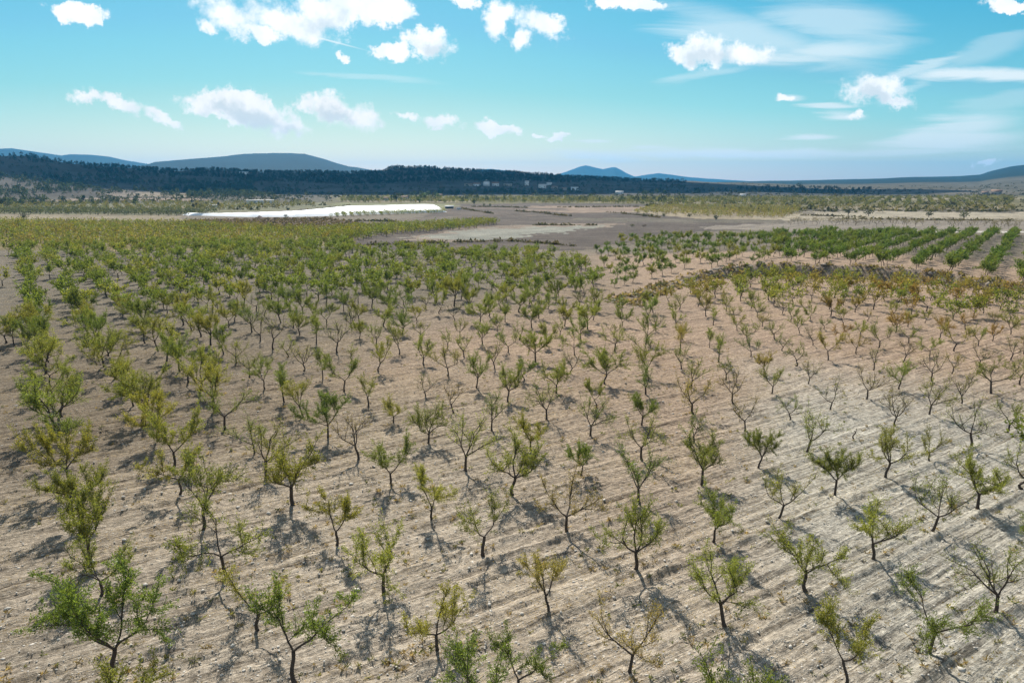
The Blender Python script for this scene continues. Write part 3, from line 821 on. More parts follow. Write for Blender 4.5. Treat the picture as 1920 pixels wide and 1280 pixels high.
# ---- far almond trees: one mass
def lod_proto(seed, dens, **kw):
    tk, cr = almond(seed, dens, lod=1, **kw)
    a, b = tk.arrays(), cr.arrays()
    V = np.concatenate([a[0], b[0]]); Fq = np.concatenate([a[1], b[1] + len(a[0])])
    Mi = np.concatenate([a[2], b[2]]); T = np.concatenate([a[3], b[3]])
    return V, Fq, Mi, T
def blob_tree(seed, n, h, wdt, leaf):
    """small far tree: thin trunk and a loose ball of leaf clumps"""
    rg = np.random.default_rng(seed); mb = MB()
    mb.add(*tube([(0, 0, -.1), (0, 0, h * .2), (0, 0, h * .55)], [h * .03, h * .025, h * .015], 4))
    d = rg.normal(0, 1, (n, 3)); d /= np.linalg.norm(d, axis=1)[:, None]
    d *= (rg.uniform(0.15, 1, n) ** 0.45)[:, None]
    lump = 1 + 0.35 * np.sin(d[:, 0] * 4 + seed) * np.cos(d[:, 1] * 5 + seed * 2)
    P = np.stack([d[:, 0] * wdt / 2 * lump, d[:, 1] * wdt / 2 * lump, h * .62 + d[:, 2] * h * .38 * lump], 1)
    v, f, t = leaves(rg, P, d, leaf, 0.6)
    mb.add(v, f, 1, t)
    return mb.arrays()
def mass(name, items, mats, **props):
    """items: (proto arrays, x, y, z, rot, scale, colour); one mesh"""
    Vs, Fs, Ms, Ts, n = [], [], [], [], 0
    for (pv, pf, pm, pt), x, y, z, a, s, c in items:
        Vs.append((pv * s) @ ZROT(a).T + (x, y, z)); Fs.append(pf + n); Ms.append(pm); Ts.append(pt * np.asarray(c)); n += len(pv)
    me = mk_mesh(name, np.concatenate(Vs), [np.concatenate(Fs)], mats, np.concatenate(Ms), np.concatenate(Ts))
    return link(name, me, kind='stuff', **props)
LOD = {'leafy': [lod_proto(700 + k, 15) for k in range(6)], 'open': [lod_proto(720 + k, 8) for k in range(5)], 'bare': [lod_proto(740 + k, 1.5) for k in range(3)]}
items = []
rr = random.Random(5)
for t in rest + extra:
    cl, co = look(t[4], t[5], None, rr)
    cl = {'sparse': 'open', 'stump': 'bare'}.get(cl, cl)
    X, Y = t[2], t[3]; b = np.array(COLR[co]) * rr.uniform(.85, 1.15)
    items.append((rr.choice(LOD[cl]), X, Y, float(terrain(X, Y)), rr.uniform(0, 6.28), rr.uniform(.95, 1.25), b))
# back orchard on the terrace, rows running away to the right
az = math.atan2(1005, 1315)
rd_ = np.array([math.sin(az), math.cos(az)]); rp = np.array([math.cos(az), -math.sin(az)])
full = [lod_proto(760 + k, 15, spread=1.05) for k in range(9)]
for a in np.arange(-260, 260, 7.0):
    for b_ in np.arange(60, 460, 4.6):
        p = rd_ * (b_ + rr.uniform(-.5, .5)) + rp * (a + rr.uniform(-.35, .35))
        if not inside(TER_POLY, p[0:1], p[1:2])[0]: continue
        if line_dist(TER_EDGE, p[0:1], p[1:2])[0] < 5: continue
        if line_dist(TER_BACK, p[0:1], p[1:2])[0] < 6 and rr.random() < .7: continue
        z = float(terrain(*p)); x, y = to_px((p[0], p[1], z))
        if not -150 < x < 2100 or y < 431: continue
        if x < 1500 and rr.random() < .22: continue
        c = np.array(rr.choice([(0.10, 0.160, 0.032), (0.115, 0.165, 0.034), (0.145, 0.185, 0.038)] + ([(0.19, 0.20, 0.045)] if x < 1500 else []))) * rr.uniform(.85, 1.15)
        items.append((rr.choice(full), p[0], p[1], z, rr.uniform(0, 6.28), rr.uniform(.68, 1.12) * (1.0 if x > 1450 else .8), c))
# yellow-green young orchard behind, and pale rows farther out
young = [blob_tree(800 + k, 70, 3.0, 2.9, 0.55) for k in range(6)]
small = [blob_tree(820 + k, 40, 3.0, 3.2, 0.8) for k in range(5)]
def fill(pts, dx, dy, az, protos, cols, s0, s1, jit=.4, skip=.05):
    poly = cast_poly(pts)
    d = np.array([math.sin(az), math.cos(az)]); p_ = np.array([d[1], -d[0]])
    q = np.stack([poly @ p_, poly @ d], 1); lo, hi = q.min(0), q.max(0); n = 0
    A, B = np.meshgrid(np.arange(lo[0], hi[0], dx), np.arange(lo[1], hi[1], dy), indexing='ij')
    A = A.ravel(); B = B.ravel()
    rg = np.random.default_rng(int(abs(lo[0]) * 10))
    A = A + rg.normal(0, jit, len(A)); B = B + rg.normal(0, jit, len(A))
    W = A[:, None] * p_ + B[:, None] * d
    k = inside(poly, W[:, 0], W[:, 1]) & (rg.random(len(A)) > skip)
    W = W[k]; Z = terrain(W[:, 0], W[:, 1])
    for (x, y), z in zip(W, Z):
        c = np.array(cols[rg.integers(len(cols))]) * rg.uniform(.8, 1.2)
        items.append((protos[rg.integers(len(protos))], x, y, z, rg.uniform(0, 6.28), rg.uniform(s0, s1), c))
YEL = [(0.175, 0.180, 0.042), (0.150, 0.170, 0.038), (0.20, 0.175, 0.05), (0.13, 0.160, 0.035)]
GRN = [(0.12, 0.16, 0.03), (0.14, 0.165, 0.03), (0.17, 0.175, 0.034)]
fill([(-120, 466), (-120, 418), (330, 421), (560, 432), (700, 433), (640, 456), (300, 466)], 4.6, 4.0, R(20), young, YEL, .9, 1.2)
fill([(560, 440), (660, 430), (900, 417), (944, 419), (900, 428), (740, 441), (640, 458)], 5.0, 3.4, R(-30), young, GRN, 1.0, 1.25)
fill([(620, 408), (830, 400), (836, 397), (640, 402)], 5, 4, R(-20), young, GRN, .8, 1.0)
fill([(1180, 399), (1230, 386), (1500, 388), (1500, 400), (1470, 410), (1340, 407)], 6, 6, R(5), small, [(0.17, 0.175, 0.06), (0.2, 0.18, 0.07)], .7, 1.0)
fill([(640, 380), (900, 381), (1200, 384), (1560, 388), (1900, 384), (1900, 369), (1200, 371), (640, 370)], 11, 9, R(30), small, [(0.115, 0.128, 0.045), (0.085, 0.10, 0.04), (0.15, 0.145, 0.052), (0.16, 0.16, 0.05)], .9, 1.3, 1.2, .12)
fill([(-60, 398), (300, 402), (600, 386), (560, 380), (-60, 379)], 10, 8, R(60), small, [(0.14, 0.14, 0.05), (0.12, 0.13, 0.05), (0.17, 0.15, 0.06)], .8, 1.2, 1.2, .25)
fill([(1500, 396), (1900, 398), (1900, 388), (1520, 387)], 9, 8, R(50), small, [(0.15, 0.15, 0.06), (0.12, 0.12, 0.05), (0.2, 0.17, 0.07)], .7, 1.1, 1.2, .35)
bare_l = LOD['bare']
fill([(1480, 422), (2000, 430), (2000, 420), (1500, 415)], 7, 6, R(60), bare_l, [(0.16, 0.14, 0.08)], .8, 1.1, .5, .3)
mass('almond_trees', items, [M_BARK, M_LEAF], label='far almond orchards, green to yellow, beyond the nearer ploughed field', category='trees')

# ---- olive row, pine woods, scrub, vines: countless far plants
items = []
olive = [blob_tree(840 + k, 46, 3.6, 4.2, 0.9) for k in range(4)]
fill([(-80, 402), (340, 405), (420, 399), (330, 396), (-80, 395)], 6, 5.5, R(75), olive, [(0.085, 0.10, 0.065), (0.10, 0.115, 0.08), (0.075, 0.09, 0.055)], .9, 1.2, .5, .08)
mass('olive_trees', items, [M_BARK, M_LEAF], label='grey-green olive rows behind the pale strip of path', category='trees')
items = []
def pine(seed):
    rg = np.random.default_rng(seed); mb = MB()
    mb.add(*tube([(0, 0, -1), (0, 0, 3), (0, 0, 6.5)], [.25, .2, .1], 4))
    n = 46; u = rg.uniform(0, 1, n); a = rg.uniform(0, 6.28, n)
    rad = (1.0 - u * 0.75) * 2.6 * rg.uniform(.3, 1, n) ** .5
    P = np.stack([np.cos(a) * rad, np.sin(a) * rad, 2.2 + u * 6.4], 1)
    v, f, t = leaves(rg, P, np.stack([np.cos(a), np.sin(a), 0.3 + 0 * a], 1), 2.1, 0.75)
    mb.add(v, f, 1, t); return mb.arrays()
pines = [pine(900 + k) for k in range(6)]
rg = np.random.default_rng(31)
PIN = [(0.030, 0.040, 0.022), (0.036, 0.045, 0.024), (0.026, 0.036, 0.022)]
az0 = px_dir(np.array([-150.]), 338)[0]; 
N = 26000
azs = rg.uniform(R(-42), R(14), N); rs = rg.uniform(720, 2250, N)
X = rs * np.sin(azs); Y = rs * np.cos(azs); Z = terrain(X, Y)
rdg = RIDGES[0]
rc = np.interp(azs, rdg['daz'], rdg['dd']); tt = (rs - rdg['foot']) / (rc - rdg['foot'])
xp = 960 + 1315 * np.tan(azs)
line = np.interp(xp, [-300, 0, 130, 200, 330, 500, 640, 740, 900, 1000, 1100, 1200, 1300], [300, 300, 312, 326, 332, 342, 348, 347, 343, 342, 342, 343, 344])
yb = to_px(np.stack([X, Y, Z], 1))[1]
dn = fbm2(X / 120, Y / 120, 3)
wooded = yb < line + dn * 7
pr = np.where(wooded, np.interp(xp, [-100, 120, 200, 720, 1100, 1300], [.35, .45, .9, 1, .9, .5]) * np.clip(.95 + 1.1 * fbm2(X / 45, Y / 45, 2), .25, 1), np.where((xp < 480) & (yb > 330) & (yb < 369) & (dn > -0.12), .8, np.where(dn > .22, .22, 0.02)))
pr = pr * (tt < 1.12)
for k in np.nonzero(rg.random(N) < pr)[0]:
    c = np.array(PIN[rg.integers(3)]) * rg.uniform(.8, 1.25) * (1.0 if wooded[k] else 1.6)
    items.append((pines[rg.integers(6)], X[k], Y[k], Z[k], rg.uniform(0, 6.28), rg.uniform(.32, .88), c))
poly = cast_poly([(1300, 366), (1660, 364), (1660, 358), (1560, 352), (1440, 352), (1290, 358)])
for k in range(420):
    x = rg.uniform(poly[:, 0].min(), poly[:, 0].max()); y = rg.uniform(poly[:, 1].min(), poly[:, 1].max())
    if not inside(poly, np.array([x]), np.array([y]))[0]: continue
    items.append((pines[rg.integers(6)], x, y, float(terrain(x, y)), rg.uniform(0, 6.28), rg.uniform(.5, .9), np.array(PIN[rg.integers(3)])))
mass('pine_woods', items, [M_BARK, M_LEAF], label='dark pine woods covering the low hills on the horizon', category='woods')
# scrub on the slopes
items = []
bush = []
for k in range(4):
    g_ = np.random.default_rng(950 + k); d = g_.normal(0, 1, (14, 3)); d[:, 2] = np.abs(d[:, 2]); d /= np.linalg.norm(d, axis=1)[:, None]
    v, f, t = leaves(g_, d * [0.9, 0.9, 0.7], d, 1.3, 0.7); bush.append((v, f, np.full(len(f), 1), t))
N = 9000
azs = rg.uniform(R(-42), R(42), N); rs = 330 * (2200 / 330) ** rg.random(N)
X = rs * np.sin(azs); Y = rs * np.cos(azs); Z = terrain(X, Y)
dn = fbm2(X / 70, Y / 70, 4)
xp = 960 + 1315 * np.tan(azs); ypx = to_px(np.stack([X, Y, Z], 1))[1]
pr = np.where(rs > 780, np.where(dn > -.1, .8, .2), np.where((xp > 1200) & (ypx < 398) & (dn > .05), .5, np.where((xp < 640) & (ypx < 395) & (dn > .1), .35, 0)))
for k in np.nonzero(rg.random(N) < pr)[0]:
    c = np.array([(0.055, 0.058, 0.03), (0.075, 0.068, 0.036), (0.045, 0.05, 0.03)][rg.integers(3)]) * rg.uniform(.8, 1.3)
    items.append((bush[rg.integers(4)], X[k], Y[k], Z[k], rg.uniform(0, 6.28), rg.uniform(.8, 2.2), c))
# scrub and dry weeds on the bank
M_DRY = [(0.22, 0.17, 0.10), (0.17, 0.14, 0.08), (0.11, 0.12, 0.055)]
seg = np.diff(TER_EDGE, axis=0); sl = np.hypot(*seg.T); cs = np.concatenate([[0], np.cumsum(sl)])
def along(d):
    k = min(len(sl) - 1, int(np.searchsorted(cs, d) - 1)); k = max(k, 0)
    return TER_EDGE[k] + seg[k] * (d - cs[k]) / sl[k], seg[k] / sl[k]
for k in range(420):
    p, d = along(rg.uniform(0, cs[-1]))
    nrm = np.array([-d[1], d[0]])
    p = p + nrm * rg.uniform(-2.0, 4.5) * (1 if inside(TER_POLY, *(np.array([v]) for v in (p + nrm)))[0] else -1)
    items.append((bush[rg.integers(4)], p[0], p[1], float(terrain(*p)), rg.uniform(0, 6.28), rg.uniform(.22, .65), np.array(M_DRY[rg.integers(3)])))
mass('scrub', items, [M_BARK, M_LEAF], label='low dark scrub scattered over the hillsides and terrace bank', category='scrub')
def hedge(pts, n, s0, s1, cols):
    L = cast_poly(pts); d = np.hypot(*np.diff(L, axis=0).T); c0 = np.concatenate([[0], np.cumsum(d)])
    for q in rg.uniform(0, c0[-1], n):
        x = np.interp(q, c0, L[:, 0]) + rg.normal(0, .8); y = np.interp(q, c0, L[:, 1]) + rg.normal(0, .8)
        items.append((bush[rg.integers(4)], x, y, float(terrain(x, y)), rg.uniform(0, 6.28), rg.uniform(s0, s1), np.array(cols[rg.integers(len(cols))]) * rg.uniform(.8, 1.2)))
items = []
HC = [(0.075, 0.068, 0.036), (0.10, 0.085, 0.05), (0.06, 0.062, 0.034)]
for pts, n in [([(865, 391), (905, 398), (925, 401)], 60), ([(885, 388), (990, 390)], 70), ([(965, 396), (1010, 399), (1050, 404), (1072, 406)], 70), ([(1040, 389), (1200, 388)], 60), ([(1000, 422), (1120, 423)], 40),
               ([(1140, 398), (1200, 404), (1240, 409)], 40), ([(640, 414), (700, 415), (740, 416)], 40), ([(1560, 410), (1700, 412), (1900, 414)], 90), ([(1600, 394), (1750, 397), (1900, 396)], 90),
               ([(1500, 404), (1640, 408)], 50), ([(200, 376), (380, 377)], 50), ([(180, 371), (385, 371)], 50), ([(560, 396), (620, 390), (660, 384)], 40), ([(640, 463), (760, 457), (960, 452), (1080, 462)], 110)]:
    hedge(pts, n, .35, .95, HC)
mass('weeds', items, [M_BARK, M_LEAF], label='dry weeds and low hedges along the margins of the far fields', category='weeds')
# vineyard rows
items = []
fill([(330, 432), (348, 413), (610, 408.5), (715, 424), (640, 432)], 5.2, 2.2, R(-2), bush, [(0.095, 0.075, 0.045), (0.11, 0.09, 0.05), (0.08, 0.065, 0.04)], .55, .8, .12, .05)
mass('vines', items, [M_BARK, M_LEAF], label='brown vine rows on dark soil in front of the white sheet', category='vines')

# ---- stones on the ploughed soil and rubble of the bank
M_STONE = simple_mat('limestone', (0.50, 0.46, 0.40), 0.2, 4)
def stones(name, P, S, mats, seed, **props):
    g_ = np.random.default_rng(seed)
    ico = np.array([(0, 0, 1), (.89, 0, .45), (.28, .85, .45), (-.72, .53, .45), (-.72, -.53, .45), (.28, -.85, .45), (.72, .53, -.45), (-.28, .85, -.45), (-.89, 0, -.45), (-.28, -.85, -.45), (.72, -.53, -.45), (0, 0, -1)])
    fc = np.array([(0,1,2),(0,2,3),(0,3,4),(0,4,5),(0,5,1),(1,6,2),(2,7,3),(3,8,4),(4,9,5),(5,10,1),(1,10,6),(2,6,7),(3,7,8),(4,8,9),(5,9,10),(6,11,7),(7,11,8),(8,11,9),(9,11,10),(10,11,6)])
    n = len(P)
    V = ico[None] * g_.uniform(.65, 1.25, (n, 12, 1)) * np.stack([g_.uniform(.8, 1.5, n), g_.uniform(.7, 1.1, n), g_.uniform(.45, .8, n)], 1)[:, None]
    a = g_.uniform(0, 6.28, n); ca, sa = np.cos(a)[:, None], np.sin(a)[:, None]
    V = np.stack([V[..., 0] * ca - V[..., 1] * sa, V[..., 0] * sa + V[..., 1] * ca, V[..., 2]], -1) * np.asarray(S)[:, None, None] + P[:, None]
    Fx = (fc[None] + (np.arange(n) * 12)[:, None, None]).reshape(-1, 3)
    return link(name, mk_mesh(name, V.reshape(-1, 3), [Fx], mats), kind='stuff', **props)
N = 30000
azs = rg.uniform(R(-44), R(44), N); rs = 15 * (85 / 15) ** (rg.random(N) ** 0.8)
X = rs * np.sin(azs); Y = rs * np.cos(azs)
Sz = np.clip(rg.lognormal(math.log(0.030), .5, N), .015, .17)
ri = np.clip(np.searchsorted(RR, rs), 1, nr - 1); ai = np.clip(np.searchsorted(AZ[:800], azs), 0, 799)
Z = GZ[ri, ai] + Sz * 0.1
stones('stones', np.stack([X, Y, Z], 1), Sz, [M_STONE], 3, label='pale stones strewn over the ploughed orchard floor', category='stones')
pp = []; ss = []
for k in range(700):
    p, d = along(rg.uniform(0, cs[-1])); nrm = np.array([-d[1], d[0]])
    if not inside(TER_POLY, *(np.array([v]) for v in (p + nrm)))[0]: nrm = -nrm
    p = p + nrm * rg.uniform(-0.6, 3.6); s = float(np.clip(rg.lognormal(math.log(.22), .5), .1, .8))
    pp.append((p[0], p[1], float(terrain(*p)) + s * .1)); ss.append(s)
M_RUB = simple_mat('bank_rock', (0.33, 0.27, 0.21), 0.35, 2)
stones('rubble', np.array(pp), np.array(ss), [M_RUB], 4, label='brown rubble along the terrace bank below the green orchard', category='rubble')
N = 5200
azs = rg.uniform(R(-44), R(44), N); rs = 15 * (95 / 15) ** (rg.random(N) ** 0.8)
X = rs * np.sin(azs); Y = rs * np.cos(azs)
u_ = X * math.sin(FUR) + Y * math.cos(FUR); v_ = -X * math.cos(FUR) + Y * math.sin(FUR)
p_ = (v_ - v0) / dv_; o_ = np.abs(p_ - np.round(p_)) * abs(dv_)
k = rg.random(N) < np.clip(0.12 + 0.9 * np.exp(-(o_ / .9) ** 2) + 1.6 * fbm2(u_ / 7, v_ / 1.4, 3), 0, 1)
X, Y, rs, azs = X[k], Y[k], rs[k], azs[k]
Z = GZ[np.clip(np.searchsorted(RR, rs), 1, nr - 1), np.clip(np.searchsorted(AZ[:800], azs), 0, 799)]
tuft = []
for q in range(4):
    g_ = np.random.default_rng(980 + q); n_ = 16
    a_ = g_.uniform(0, 6.28, n_); D_ = np.stack([np.cos(a_), np.sin(a_), g_.uniform(.3, 1.6, n_)], 1)
    v, f, t = leaves(g_, g_.normal(0, .06, (n_, 3)) * [1, 1, .2], D_, 0.22, 0.22); tuft.append((v, f, np.full(len(f), 1), t))
items = [(tuft[rg.integers(4)], X[q], Y[q], Z[q], rg.uniform(0, 6.28), rg.uniform(.45, 1.25), np.array([(0.30, 0.235, 0.12), (0.24, 0.19, 0.10), (0.20, 0.195, 0.07), (0.13, 0.15, 0.05)][rg.integers(4)]) * rg.uniform(.8, 1.2)) for q in range(len(X))]
mass('dry_grass', items, [M_BARK, M_LEAF], label='straw coloured grass tufts and weeds on the ploughed orchard floor', category='grass')
# fallen leaves and weeds under the near trees
Pl = []
for t in single[:170]:
    n = 70
    q = np.array([t[2], t[3]]) + rg.normal(0, 1.25, (n, 2)); Pl.append(q)
Pl = np.concatenate(Pl); rq = np.hypot(*Pl.T); aq = np.arctan2(Pl[:, 0], Pl[:, 1])
k = (np.abs(aq) < R(45)) & (rq > 12); Pl = Pl[k]; rq = rq[k]; aq = aq[k]
Zl = GZ[np.clip(np.searchsorted(RR, rq), 1, nr - 1), np.clip(np.searchsorted(AZ[:800], aq), 0, 799)] + 0.03
dl = rg.normal(0, 1, (len(Pl), 3)); dl[:, 2] *= .15
lv_, lf_, lt_ = leaves(rg, np.stack([Pl[:, 0], Pl[:, 1], Zl], 1), dl, 0.10, 0.4)
link('fallen_leaves', mk_mesh('fallen_leaves', lv_, [lf_], [M_BARK, M_LEAF], np.ones(len(lf_), int), lt_ * np.array((.36, .26, .08))), kind='stuff', label='yellow fallen leaves scattered under the almond trees', category='leaves')

# ------------------------------------------------------------------ white net over the crop
M_NET = simple_mat('white_net', (0.86, 0.87, 0.88), 0.04, 0.4, 0.7)
M_NET2 = simple_mat('net_side', (0.82, 0.83, 0.83), 0.05, 0.3, 0.8)
def net():
    front = [(351, 404.5), (420, 406.5), (475, 407.8), (550, 407.6), (610, 406), (669, 403.6), (750, 401.2), (831, 398.8)]
    back = [(362, 401.2), (430, 400.4), (490, 398.6), (550, 396.4), (603, 391.5), (655, 386.2), (730, 385.6), (812, 386)]
    fp = cast_flat(front, 0.0); bp = cast_flat(back, 1.5)
    n, mrow = 80, 60
    s = np.linspace(0, 1, n); xs = np.linspace(0, 1, len(front))
    fx = np.stack([np.interp(s, xs, fp[:, k]) for k in (0, 1)], 1); bx = np.stack([np.interp(s, xs, bp[:, k]) for k in (0, 1)], 1)
    t = np.linspace(0, 1, mrow)
    G = fx[None] * (1 - t)[:, None, None] + bx[None] * t[:, None, None]
    Z = terrain(G[..., 0], G[..., 1]) + 1.3 + 0.18 * np.abs(np.sin(s * 60))[None] + 0.15 * fbm2(G[..., 0] / 20, G[..., 1] / 20, 2)
    Z += 0.9 * np.exp(-((s - .97) / .1) ** 2)[None] * (t[:, None] > .35)
    V = np.concatenate([G, Z[..., None]], -1).reshape(-1, 3)
    I = np.arange(n * mrow).reshape(mrow, n)
    Fq = np.stack([I[:-1, :-1], I[:-1, 1:], I[1:, 1:], I[1:, :-1]], -1).reshape(-1, 4)
    root = empty('net_cover', (fp[3][0], fp[3][1], float(terrain(*fp[3]))), label='long white net sheet stretched over a crop on the plain', category='net cover')
    off = -np.array(root.location)
    link('top_sheet', mk_mesh('top_sheet', V + off, [Fq], [M_NET], smooth=True), root)
    rim = np.concatenate([I[0], I[1:, -1], I[-1, ::-1][1:], I[::-1, 0][1:]])
    top = V[rim]; bot = top.copy(); c = V.mean(0)
    dirn = bot[:, :2] - c[:2]; dirn /= np.linalg.norm(dirn, axis=1)[:, None]
    bot[:, :2] += dirn * 3.0; bot[:, 2] = terrain(bot[:, 0], bot[:, 1]) - 0.1
    k = len(rim); W = np.concatenate([top, bot]); a = np.arange(k - 1)
    link('side_sheet', mk_mesh('side_sheet', W + off, [np.stack([a, a + k, a + k + 1, a + 1], 1)], [M_NET2]), root)
net()

# ------------------------------------------------------------------ single far trees
def solo(px, py, hp, wide, colr, name, label, cat='tree', group=None, n=150, leaf=None, cyp=False):
    p = cast(px, py); dist = math.hypot(p[0], p[1]); h = hp / 1315 * dist; wd = h * wide
    s = int(px * 7 + py); rg_ = np.random.default_rng(s); tk, cr = MB(), MB()
    tk.add(*tube([(0, 0, -.2), (h * .01, 0, h * .18), (0, h * .01, h * .5)], [h * .05, h * .04, h * .02], 6))
    for q in range(4):
        a = q * 1.57 + rg_.uniform(0, .8)
        tk.add(*tube([(0, 0, h * .2), (math.cos(a) * wd * .2, math.sin(a) * wd * .2, h * .5)], [h * .025, h * .01], 4))
    nb = 9; cc = rg_.normal(0, 1, (nb, 3)); cc /= np.linalg.norm(cc, axis=1)[:, None]; cc *= rg_.uniform(.2, .62, nb)[:, None]
    k = rg_.integers(nb, size=n); d = rg_.normal(0, 1, (n, 3)); d /= np.linalg.norm(d, axis=1)[:, None]
    q = cc[k] + d * rg_.uniform(.25, .42, n)[:, None]
    if cyp: q[:, :2] *= (1.05 - np.clip(q[:, 2:3], -1, 1)) * 0.7
    P = np.stack([q[:, 0] * wd / 2, q[:, 1] * wd / 2, h * .56 + q[:, 2] * h * .46], 1)
    P[:, 2] = np.maximum(P[:, 2], h * .1)
    v, f, t = leaves(rg_, P, d, leaf or h * .17, 0.6); cr.add(v, f, 1, t)
    root = empty(name, (p[0], p[1], p[2]), label=label, category=cat)
    if group: root['group'] = group
    a_ = tk.arrays(); link('trunk', mk_mesh('trunk', a_[0], [a_[1]], [M_BARK]), root)
    b_ = cr.arrays(); c = link('crown', mk_mesh('crown', b_[0], [b_[1]], [M_BARK, M_LEAF], b_[2], b_[3]), root)
    c.color = (*colr, 1)
DK = (0.034, 0.046, 0.026); OL = (0.075, 0.090, 0.045); GR = (0.09, 0.125, 0.035); CYP = (0.03, 0.04, 0.024)
for a in [
    (45, 411.5, 11, 1.7, DK, 'round_bush', 'round dark bush alone on the pale path strip', 'bush'),
    (743, 378, 18, 1.15, DK, 'pine_tree', 'largest dark tree at the farm behind the white net'),
    (786, 380, 12, 1.1, GR, 'farm_tree', 'bright green tree just right of the biggest dark farm tree'),
    (797, 374, 13, 1.3, GR, 'farm_tree', 'broad green tree behind the right end of the white net'),
    (659, 375, 9, 1.2, GR, 'farm_tree', 'first small green tree of the farm row behind the net'),
    (676, 375, 9, 1.3, GR, 'farm_tree', 'second small green tree of the farm row behind the net'),
    (692, 375, 8, 1.4, OL, 'farm_tree', 'greyish small tree in the farm row behind the net'),
    (708, 375, 10, 1.1, DK, 'farm_tree', 'dark small tree ending the farm row beside the house'),
    (766, 374, 9, 0.6, DK, 'cypress_tree', 'narrow dark tree between the farm houses'),
    (820, 371, 9, 1.4, GR, 'farm_tree', 'low green tree by the outlying farm house'),
    (889, 384, 10, 1.0, DK, 'field_tree', 'dark round tree at the edge of the brown field'),
    (907, 388, 7, .8, OL, 'field_tree', 'slim small tree, nearer of two on brown field edge'),
    (919, 388, 7, .9, OL, 'field_tree', 'bushier small tree, farther right of two on brown field edge'),
    (980, 379, 6, 1.3, DK, 'field_tree', 'low dark tree on the thin green line past the brown field'),
    (1207, 406, 7, 1.3, OL, 'olive_tree', 'leftmost of three small olives beside the pale orchard plot'),
    (1222, 407, 7, 1.3, OL, 'olive_tree', 'middle of three small olives beside the pale orchard plot'),
    (1245, 407, 8, 1.2, OL, 'olive_tree', 'rightmost of three small olives beside the pale orchard plot'),
    (1293, 408, 8, 1.3, DK, 'olive_tree', 'small dark olive standing before the striped pale orchard'),
    (1342, 413, 10, 1.3, DK, 'olive_tree', 'dark olive at the front corner of the pale orchard'),
    (1590, 403, 13, 1.3, DK, 'olive_tree', 'spreading olive at the left end of the white bank'),
    (1628, 405, 12, 1.6, DK, 'olive_tree', 'widest olive tree standing against the white bank'),
    (1741, 407, 11, 1.4, DK, 'olive_tree', 'rounded olive in the middle of the white bank'),
    (1807, 411, 13, 1.5, OL, 'olive_tree', 'big grey olive towards the right end of white bank'),
    (1447, 386, 9, 1.2, GR, 'field_tree', 'light green tree alone in the scrub above the pale bank'),
    (1509, 380, 8, 1.1, GR, 'field_tree', 'small green tree above the sandy track, far right plain'),
    (1885, 380, 9, 1.5, DK, 'field_tree', 'dark tree clump member right of the pale terrace cut'),
    (1866, 380, 7, 1.6, DK, 'field_tree', 'low dark tree left of the clump by pale terrace cut'),
    (726, 418, 10, 1.7, DK, 'round_bush', 'dark bush in front of the net near yellow-green orchard', 'bush'),
    (1185, 426, 7, 2.0, OL, 'round_bush', 'grey-green bush at the edge of the grey field', 'bush'),
    (1207, 426, 6, 2.4, (0.06, 0.05, 0.04), 'round_bush', 'flat brown bush at the edge of the grey field', 'bush'),
    (438, 366, 14, 1.0, DK, 'pine_tree', 'tall dark tree at the foot of the left hill'),
    (470, 371, 10, 1.0, DK, 'pine_tree', 'shorter dark tree right of the tall one below the hill'),
    (400, 380, 8, 1.9, DK, 'field_tree', 'wide dark tree left of the long white shed'),
    (443, 381, 11, 2.4, DK, 'field_tree', 'broad dark tree pair touching the long white shed'),
    (363, 391, 10, .4, CYP, 'cypress_tree', 'leftmost slim cypress by the small white farmhouse'),
    (369, 391, 10, .4, CYP, 'cypress_tree', 'middle slim cypress by the small white farmhouse'),
    (375, 391, 10, .4, CYP, 'cypress_tree', 'rightmost slim cypress of the three by the farmhouse'),
    (410, 390, 9, .5, CYP, 'cypress_tree', 'slim cypress right of the small white farmhouse'),
    (1072, 378, 9, 2.0, DK, 'field_tree', 'dark broad tree, left part of hedge below the hamlet'),
    (1090, 378, 10, 1.6, DK, 'field_tree', 'tallest dark tree of the hedge below the hamlet'),
    (1112, 378, 7, 2.0, DK, 'field_tree', 'low dark tree closing the hedge below the hamlet'),
    (1010, 376, 5, 3.0, DK, 'field_tree', 'flat dark hedge tree left of the hamlet hedge'),
    (900, 352, 6, 1.2, DK, 'field_tree', 'dark tree in front of the gabled hamlet building'),
    (1067, 358, 7, .9, DK, 'field_tree', 'dark tree between the right-hand hamlet houses'),
    (1440, 352, 7, 1.3, DK, 'field_tree', 'dark tree at the left of the shaded ridge wood'),
    (1498, 351, 9, 1.6, DK, 'field_tree', 'tallest tree on the shaded ridge right of centre')]:
    solo(*a)

# ------------------------------------------------------------------ houses
M_WHITE = simple_mat('whitewash', (0.80, 0.79, 0.76), 0.08, 0.6)
M_BEIGE = simple_mat('render_beige', (0.42, 0.36, 0.29), 0.12, 0.6)
M_TILE = simple_mat('roof_tile', (0.26, 0.17, 0.12), 0.25, 2)
M_PALE = simple_mat('pale_roof', (0.55, 0.53, 0.50), 0.1, 1)
M_BLUE = simple_mat('blue_sheet_roof', (0.10, 0.22, 0.34), 0.1, 1)
M_DARKW = simple_mat('dark_opening', (0.03, 0.03, 0.035), 0.1, 1)
def box_arr(x0, x1, y0, y1, z0, z1):
    V = np.array([(x, y, z) for z in (z0, z1) for y in (y0, y1) for x in (x0, x1)], float)
    Fq = np.array([(0, 2, 3, 1), (4, 5, 7, 6), (0, 1, 5, 4), (1, 3, 7, 5), (3, 2, 6, 7), (2, 0, 4, 6)])
    return V, Fq
